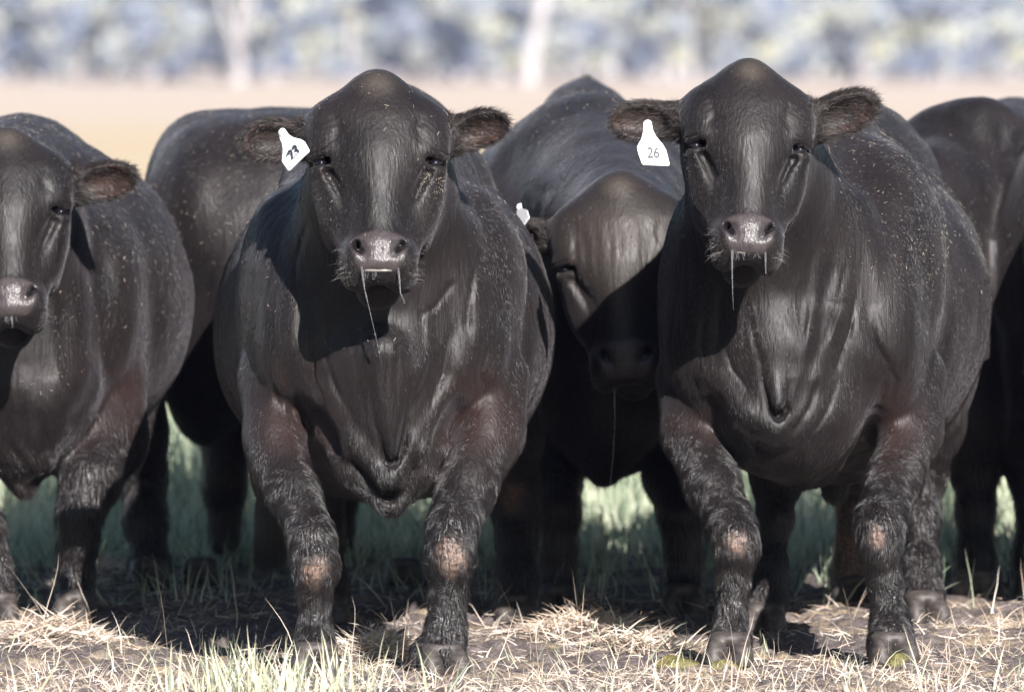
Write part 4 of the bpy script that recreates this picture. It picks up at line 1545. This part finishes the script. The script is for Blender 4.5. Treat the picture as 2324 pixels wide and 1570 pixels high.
def vegetation():
    dry = blade_material("dry_straw", (.38, .27, .20), (.58, .48, .385), (.74, .68, .60), .15)
    green = blade_material("green_grass", (.075, .10, .065), (.36, .43, .30), (.66, .66, .50), .35)
    pale = blade_material("pale_green_grass", (.32, .38, .27), (.52, .52, .36), (.70, .64, .48), .35)

    def dens(x, y):
        p = np.stack([x, y, 0 * x], -1)
        d = np.clip(.40 + .55 * snoise(p, 1.3, 31) + .3 * snoise(p, 4, 32), .05, 1)
        d = np.where(y < .05, np.maximum(d, .65 - .5 * np.abs(snoise(p, 2.2, 33))), d * .55)
        for cx, cy, rx, ry, a in HEAPS:
            d = np.maximum(d, 1.2 * np.exp(-((x - cx) / (rx * 1.2)) ** 2 - ((y - cy) / (ry * 1.2)) ** 2))
        return np.clip(d, 0, 1)

    # fallen straw lying on the soil
    r = scatter(24000, -1.5, 4.6, dens)
    n = len(r)
    r[:, 2] += rng.random(n) ** 2 * .012
    blades("fallen_straw", r, hd(n, -4, 22), rng.uniform(.015, .075, n), rng.uniform(.0012, .0030, n), rng.uniform(.05, .25, n), dry,
           "pale dry straw and stalks lying over the grey soil")
    # heaps of straw
    hp = []
    for cx, cy, rx, ry, a in HEAPS[:5]:
        m = 1000 if a > .032 else 500
        x = cx + rng.normal(size=m) * rx * .62
        y = cy + rng.normal(size=m) * ry * .62
        hp.append(np.column_stack([x, y, mound(x, y) + .03 * rng.random(m) * np.exp(-((x - cx) / rx) ** 2)]))
    r = np.concatenate(hp)
    n = len(r)
    blades("straw_heaps", r, hd(n, -12, 35), rng.uniform(.03, .10, n), rng.uniform(.0020, .0045, n), rng.uniform(.02, .2, n), dry,
           "tangled heaps of dry straw between the hooves of the bulls")
    # standing dry blades, low, curved
    def dens2(x, y):
        return np.clip(dens(x, y) * 1.1, 0, 1) * np.where(y < .1, 1, .35)
    r = scatter(11000, -1.5, 2.6, dens2)
    n = len(r)
    blades("dry_grass", r, hd(n, 4, 68), rng.uniform(.03, .10, n), rng.uniform(.0012, .0026, n), rng.uniform(.15, .6, n), dry,
           "thin dry grass blades standing in the foreground soil", seg=4)
    # taller single stalks
    r = scatter(130, -.9, 2.2)
    n = len(r)
    blades("tall_dry_stalks", r, hd(n, 50, 88), rng.uniform(.12, .22, n), rng.uniform(.0018, .0028, n), rng.uniform(.03, .3, n), dry,
           "few tall dry grass stalks rising before the dark shade", seg=5)
    # green tuft along the near edge
    n = 280
    x = np.where(rng.random(n) < .86, rng.normal(gx(600, -.7), .12, n), rng.uniform(-1.2, 1.3, n))
    y = rng.uniform(-1.15, -.45, n)
    r = np.column_stack([x, y, mound(x, y)])
    blades("green_tussock", r, hd(n, 58, 88), rng.uniform(.06, .17, n) * np.where(y < -.8, 1.1, .8), rng.uniform(.004, .0085, n), rng.uniform(.02, .18, n), pale,
           "pale green tussock of grass at the near edge in front of the bull tagged 23", seg=4)
    r = scatter(1000, -1.3, 1.2)
    n = len(r)
    blades("green_shoots", r, hd(n, 35, 80), rng.uniform(.03, .10, n), rng.uniform(.0018, .0035, n), rng.uniform(.1, .4, n), pale,
           "thin blue-green shoots among the dry straw in the foreground", seg=4)
    # long green grass behind the herd
    def dg(x, y):
        p = np.stack([x, y, 0 * x], -1)
        return np.clip(.55 + .5 * snoise(p, 1.0, 51), .1, 1)
    r = scatter(44000, 4.2, 14, dg, 2.5, 1.25)
    n = len(r)
    sh = np.clip(.45 + .25 * rng.normal(size=n) + .2 * snoise(r, .8, 5) + .35 * (rng.random(n) < .2), 0, 1)
    blades("long_green_grass", r, hd(n, 55, 90), rng.uniform(.16, .44, n) * np.clip((r[:, 1] - 4.6) / 2.4, .25, 1), rng.uniform(.004, .009, n), rng.uniform(.04, .35, n), green,
           "long green grass standing behind the legs of the herd", seg=4, shade=sh)
    r = scatter(1600, 2.4, 5.5, dg, 1.9)
    n = len(r)
    blades("short_green_grass", r, hd(n, 40, 88), rng.uniform(.06, .20, n), rng.uniform(.003, .006, n), rng.uniform(.05, .35, n), green,
           "short green grass in the shade under the herd", seg=4, shade=rng.random(n) * .8)
    r = scatter(20000, 13, 60, None, 2.5, 1.5)
    n = len(r)
    blades("pasture_grass", r, hd(n, 50, 90), rng.uniform(.15, .40, n), rng.uniform(.01, .02, n), rng.uniform(.05, .3, n), pale,
           "pale green pasture running back towards the trees", seg=3)


def dung():
    m, nt, b = mat("fresh_dung")
    co = coords(nt)
    c = ramp(nt, noise(nt, co, 60, 5), [(.35, (.05, .045, .012)), (.7, (.16, .14, .045))])
    nt.links.new(c, b.inputs["Base Color"])
    b.inputs["Roughness"].default_value = .5
    nt.links.new(bump(nt, noise(nt, co, 120, 4), .006, .9), b.inputs["Normal"])
    for px, y, rx, lab in ((1520, .16, .075, "olive dung pat on the soil left of the bull tagged 26"),
                           (1648, .235, .050, "small olive dung smear before the left front hoof of the bull tagged 26"),
                           (2046, .255, .042, "dark green dung before the right front hoof of the bull tagged 26")):
        S = Sculpt(axis([(-.1, .005), (.1, None)]), axis([(-.08, .005), (.08, None)]), axis([(-.02, .004), (.06, None)]))
        for i in range(7):
            a = random.random() * 6.28
            S.ell((math.cos(a) * rx * .5 * random.random(), math.sin(a) * rx * .4 * random.random(), .006), (rx * .55, rx * .42, .014 + .012 * random.random()), .01)
        V, Q = S.mesh()
        V += (snoise(V, 20, 3) * .003)[:, None] * np.array([0, 0, 1])
        x = gx(px, y)
        o = mesh_obj("dung_pat", V, Q, m, loc=(x, y, float(mound(x, y))))
        tag(o, lab, "dung", "dung pats on the soil")


# ------------------------------------------------------------------ far trees
def far_trees():
    bark, nt, b = mat("white_bark")
    co = coords(nt)
    nt.links.new(ramp(nt, noise(nt, co, 1.2, 4), [(.3, (.22, .205, .20)), (.7, (.40, .375, .37))]), b.inputs["Base Color"])
    b.inputs["Roughness"].default_value = .8
    leaf = blade_material("gum_leaves", (.19, .225, .32), (.34, .37, .40), (.54, .53, .38), .25)

    def leaves(n, center, rad, size, shell=.55):
        d = unit(rng.normal(size=(n, 3)))
        r = (shell + (1 - shell) * rng.random(n)) ** .7
        c = center + d * r[:, None] * rad
        u = unit(rng.normal(size=(n, 3)))
        v = unit(np.cross(u, rng.normal(size=(n, 3))))
        s = (size * rng.uniform(.6, 1.3, n))[:, None]
        return np.stack([c - u * s, c + v * s * .45, c + u * s, c - v * s * .45], 1).reshape(-1, 3)

    def crown_mesh(name, blobs, size):
        vs, sh = [], []
        for c, r, n in blobs:
            vs.append(leaves(n, np.array(c), np.array(r), size))
            sh.append(np.repeat(np.clip(random.random() + rng.normal(size=n) * .2, 0, 1), 4))
        V = np.concatenate(vs)
        Q = np.arange(len(V)).reshape(-1, 4)
        o = mesh_obj(name, V, Q, leaf, smooth=False, attrs=dict(shade=np.concatenate(sh)))
        return o

    def kit(kind):
        root = empty("gum_tree" if kind != "shrub" else "shrub", (0, 0, 0))
        mb = MB()
        blobs = []
        if kind == "fork":
            mb.add(tube([(0, 0, -.3), (0, 0, .4), (.05, 0, 1.2), (0, .1, 1.9)], [.7, .42, .34, .33], 10))
            for dx, dy in ((-1.6, .3), (1.3, -.4), (.3, 1.2)):
                mb.add(tube([(0, .1, 1.7), (dx * .40, dy * .4, 3.7), (dx, dy, 7.5), (dx * 1.8, dy * 1.6, 11)], [.22, .18, .14, .08], 8))
        elif kind == "lean":
            mb.add(tube([(0, 0, -.3), (.1, 0, .6), (.45, 0, 2.4), (.9, .1, 4.6), (1.2, .2, 8), (1.0, .2, 12)], [.8, .52, .42, .40, .32, .15], 10))
            mb.add(tube([(.8, .1, 4.2), (2.0, .6, 7), (3.0, .9, 9.5)], [.25, .2, .1], 8))
            mb.add(tube([(1.1, .2, 7), (-.4, -.5, 9.5), (-1.4, -.8, 11)], [.22, .16, .08], 8))
        elif kind == "straight":
            mb.add(tube([(0, 0, -.3), (0, 0, .5), (-.1, 0, 3), (0, .1, 7), (.1, .1, 12)], [.40, .24, .17, .14, .08], 8))
            mb.add(tube([(-.05, .05, 5), (-1.5, .4, 8), (-2.2, .5, 10)], [.16, .12, .06], 6))
            mb.add(tube([(0, .05, 6), (1.6, -.5, 9), (2.2, -.6, 11)], [.16, .12, .06], 6))
        if kind != "shrub":
            mb.build("trunk", bark, root)
            for i in range(11):
                a = random.random() * 6.28
                rr = random.uniform(1.0, 4.2)
                blobs.append(((math.cos(a) * rr, math.sin(a) * rr, random.uniform(6, 13)), (random.uniform(1.4, 2.3),) * 2 + (random.uniform(1, 1.6),), 130))
            for i in range(3):
                a = random.random() * 6.28
                blobs.append(((math.cos(a) * 3.2, abs(math.sin(a)) * 3.0, random.uniform(3.4, 5)), (1.2, 1.2, .9), 90))
            cr = crown_mesh("crown", blobs, .42)
        else:
            mb.add(tube([(0, 0, -.2), (.1, 0, 1.2), (.3, .1, 2.4)], [.12, .09, .05], 6))
            mb.add(tube([(0, 0, .2), (-.4, .2, 1.6)], [.08, .04], 6))
            mb.build("stem", bark, root)
            for i in range(9):
                a = random.random() * 6.28
                rr = random.uniform(.2, 1.4)
                blobs.append(((math.cos(a) * rr, math.sin(a) * rr, random.uniform(.9, 3.8)), (random.uniform(.6, 1.1),) * 2 + (random.uniform(.5, .9),), 95))
            cr = crown_mesh("crown", blobs, .26)
        cr.parent = root
        return root

    kits = {}
    for k in ("fork", "lean", "straight", "shrub", "shrub2"):
        kits[k] = kit(k[:5] if k.startswith("shrub") else k)
    used = set()

    def place(k, x, y, rz, s, label, cat, group):
        src = kits[k]
        if k in used:
            r = src.copy()
            C.objects.link(r)
            for ch in src.children:
                c = ch.copy()
                C.objects.link(c)
                c.parent = r
        else:
            r = src
            used.add(k)
        r.location = (x, y, 0)
        r.rotation_euler = (0, 0, rz)
        r.scale = (s, s, s * random.uniform(.9, 1.1)) if k.startswith("shrub") else (s, s, s)
        tag(r, label, cat, group)
    G = "gum trees along the far side of the pasture"
    place("fork", gx(540, 480), 480, 0, 1.0, "white forked gum tree beyond the pasture, above the bull seen from behind", "tree", G)
    place("lean", gx(1195, 470), 470, 0, 1.05, "thick white leaning gum trunk beyond the pasture, between the two tagged bulls", "tree", G)
    place("straight", gx(1568, 500), 500, 0, 1.15, "straight white gum trunk beyond the pasture, left of the head of the bull tagged 26", "tree", G)
    place("fork", gx(195, 500), 500, 2.0, .8, "white-based gum tree beyond the pasture, above the bull at the left edge", "tree", G)
    place("straight", gx(2150, 495), 495, 1.0, .9, "slim white gum trunk beyond the pasture, above the bull at the right edge", "tree", G)
    GB = "gum trees far beyond the pasture"
    k = 0
    for row, (y, cnt) in enumerate(((525, 11), (560, 13), (610, 14), (680, 15))):
        for i in range(cnt):
            w = 1500 * (i + .5 + random.uniform(-.4, .4)) / cnt * 2 - 340
            place(random.choice(("fork", "lean", "straight", "straight")), gx(w * .95, y), y + random.uniform(-12, 12), random.random() * 6.28, random.uniform(.7, 1.15),
                  "blurred gum tree standing in the wood far beyond the pasture", "tree", GB)
    GS = "shrubs under the far gum trees"
    for y, cnt in ((488, 12), (515, 16), (545, 18), (585, 20), (640, 20)):
        for i in range(cnt):
            w = (2500 * (i + .5 + random.uniform(-.5, .5)) / cnt) - 90
            place(random.choice(("shrub", "shrub2")), gx(w, y), y + random.uniform(-8, 8), random.random() * 6.28, random.uniform(.7, 1.25) * (1 + (y - 488) / 400),
                  "blurred grey-green shrub under the gum trees far beyond the pasture", "shrub", GS)
    # closing wood far behind, read as one mass
    V, sh = [], []
    for i in range(150):
        x = random.uniform(-90, 90)
        y = random.uniform(760, 900)
        z = random.uniform(0, 16)
        n = 60
        V.append(leaves(n, np.array([x, y, z]), np.array([6, 6, 3.5]), 1.3, .2))
        sh.append(np.repeat(np.clip(random.random() * .7 + rng.normal(size=n) * .2, 0, 1), 4))
    V = np.concatenate(V)
    o = mesh_obj("distant_wood", V, np.arange(len(V)).reshape(-1, 4), leaf, smooth=False, attrs=dict(shade=np.concatenate(sh)))
    tag(o, "solid mass of far woodland closing the view behind the gum trees", kind="stuff")


def haze():
    v, f = [], []
    x0, x1, y0, y1, z0, z1 = -1250, 1250, -70, 1900, -1.2, 30
    v = [(x, y, z) for x in (x0, x1) for y in (y0, y1) for z in (z0, z1)]
    f = [(0, 1, 3, 2), (4, 6, 7, 5), (0, 4, 5, 1), (2, 3, 7, 6), (0, 2, 6, 4), (1, 5, 7, 3)]
    m = bpy.data.materials.new("haze_air")
    m.use_nodes = True
    nt = m.node_tree
    nt.nodes.remove(nt.nodes["Principled BSDF"])
    pv = nt.nodes.new("ShaderNodeVolumePrincipled")
    pv.inputs["Color"].default_value = (.46, .58, 1.0, 1)
    pv.inputs["Density"].default_value = HAZE
    pv.inputs["Anisotropy"].default_value = 0.0
    nt.links.new(pv.outputs[0], nt.nodes["Material Output"].inputs["Volume"])
    o = mesh_obj("haze", v, f, m, smooth=False)
    tag(o, kind="stuff")


HAZE = 0.00014
ground()
vegetation()
dung()
far_trees()
haze()
print("scene built", round(time.time() - T0, 1))
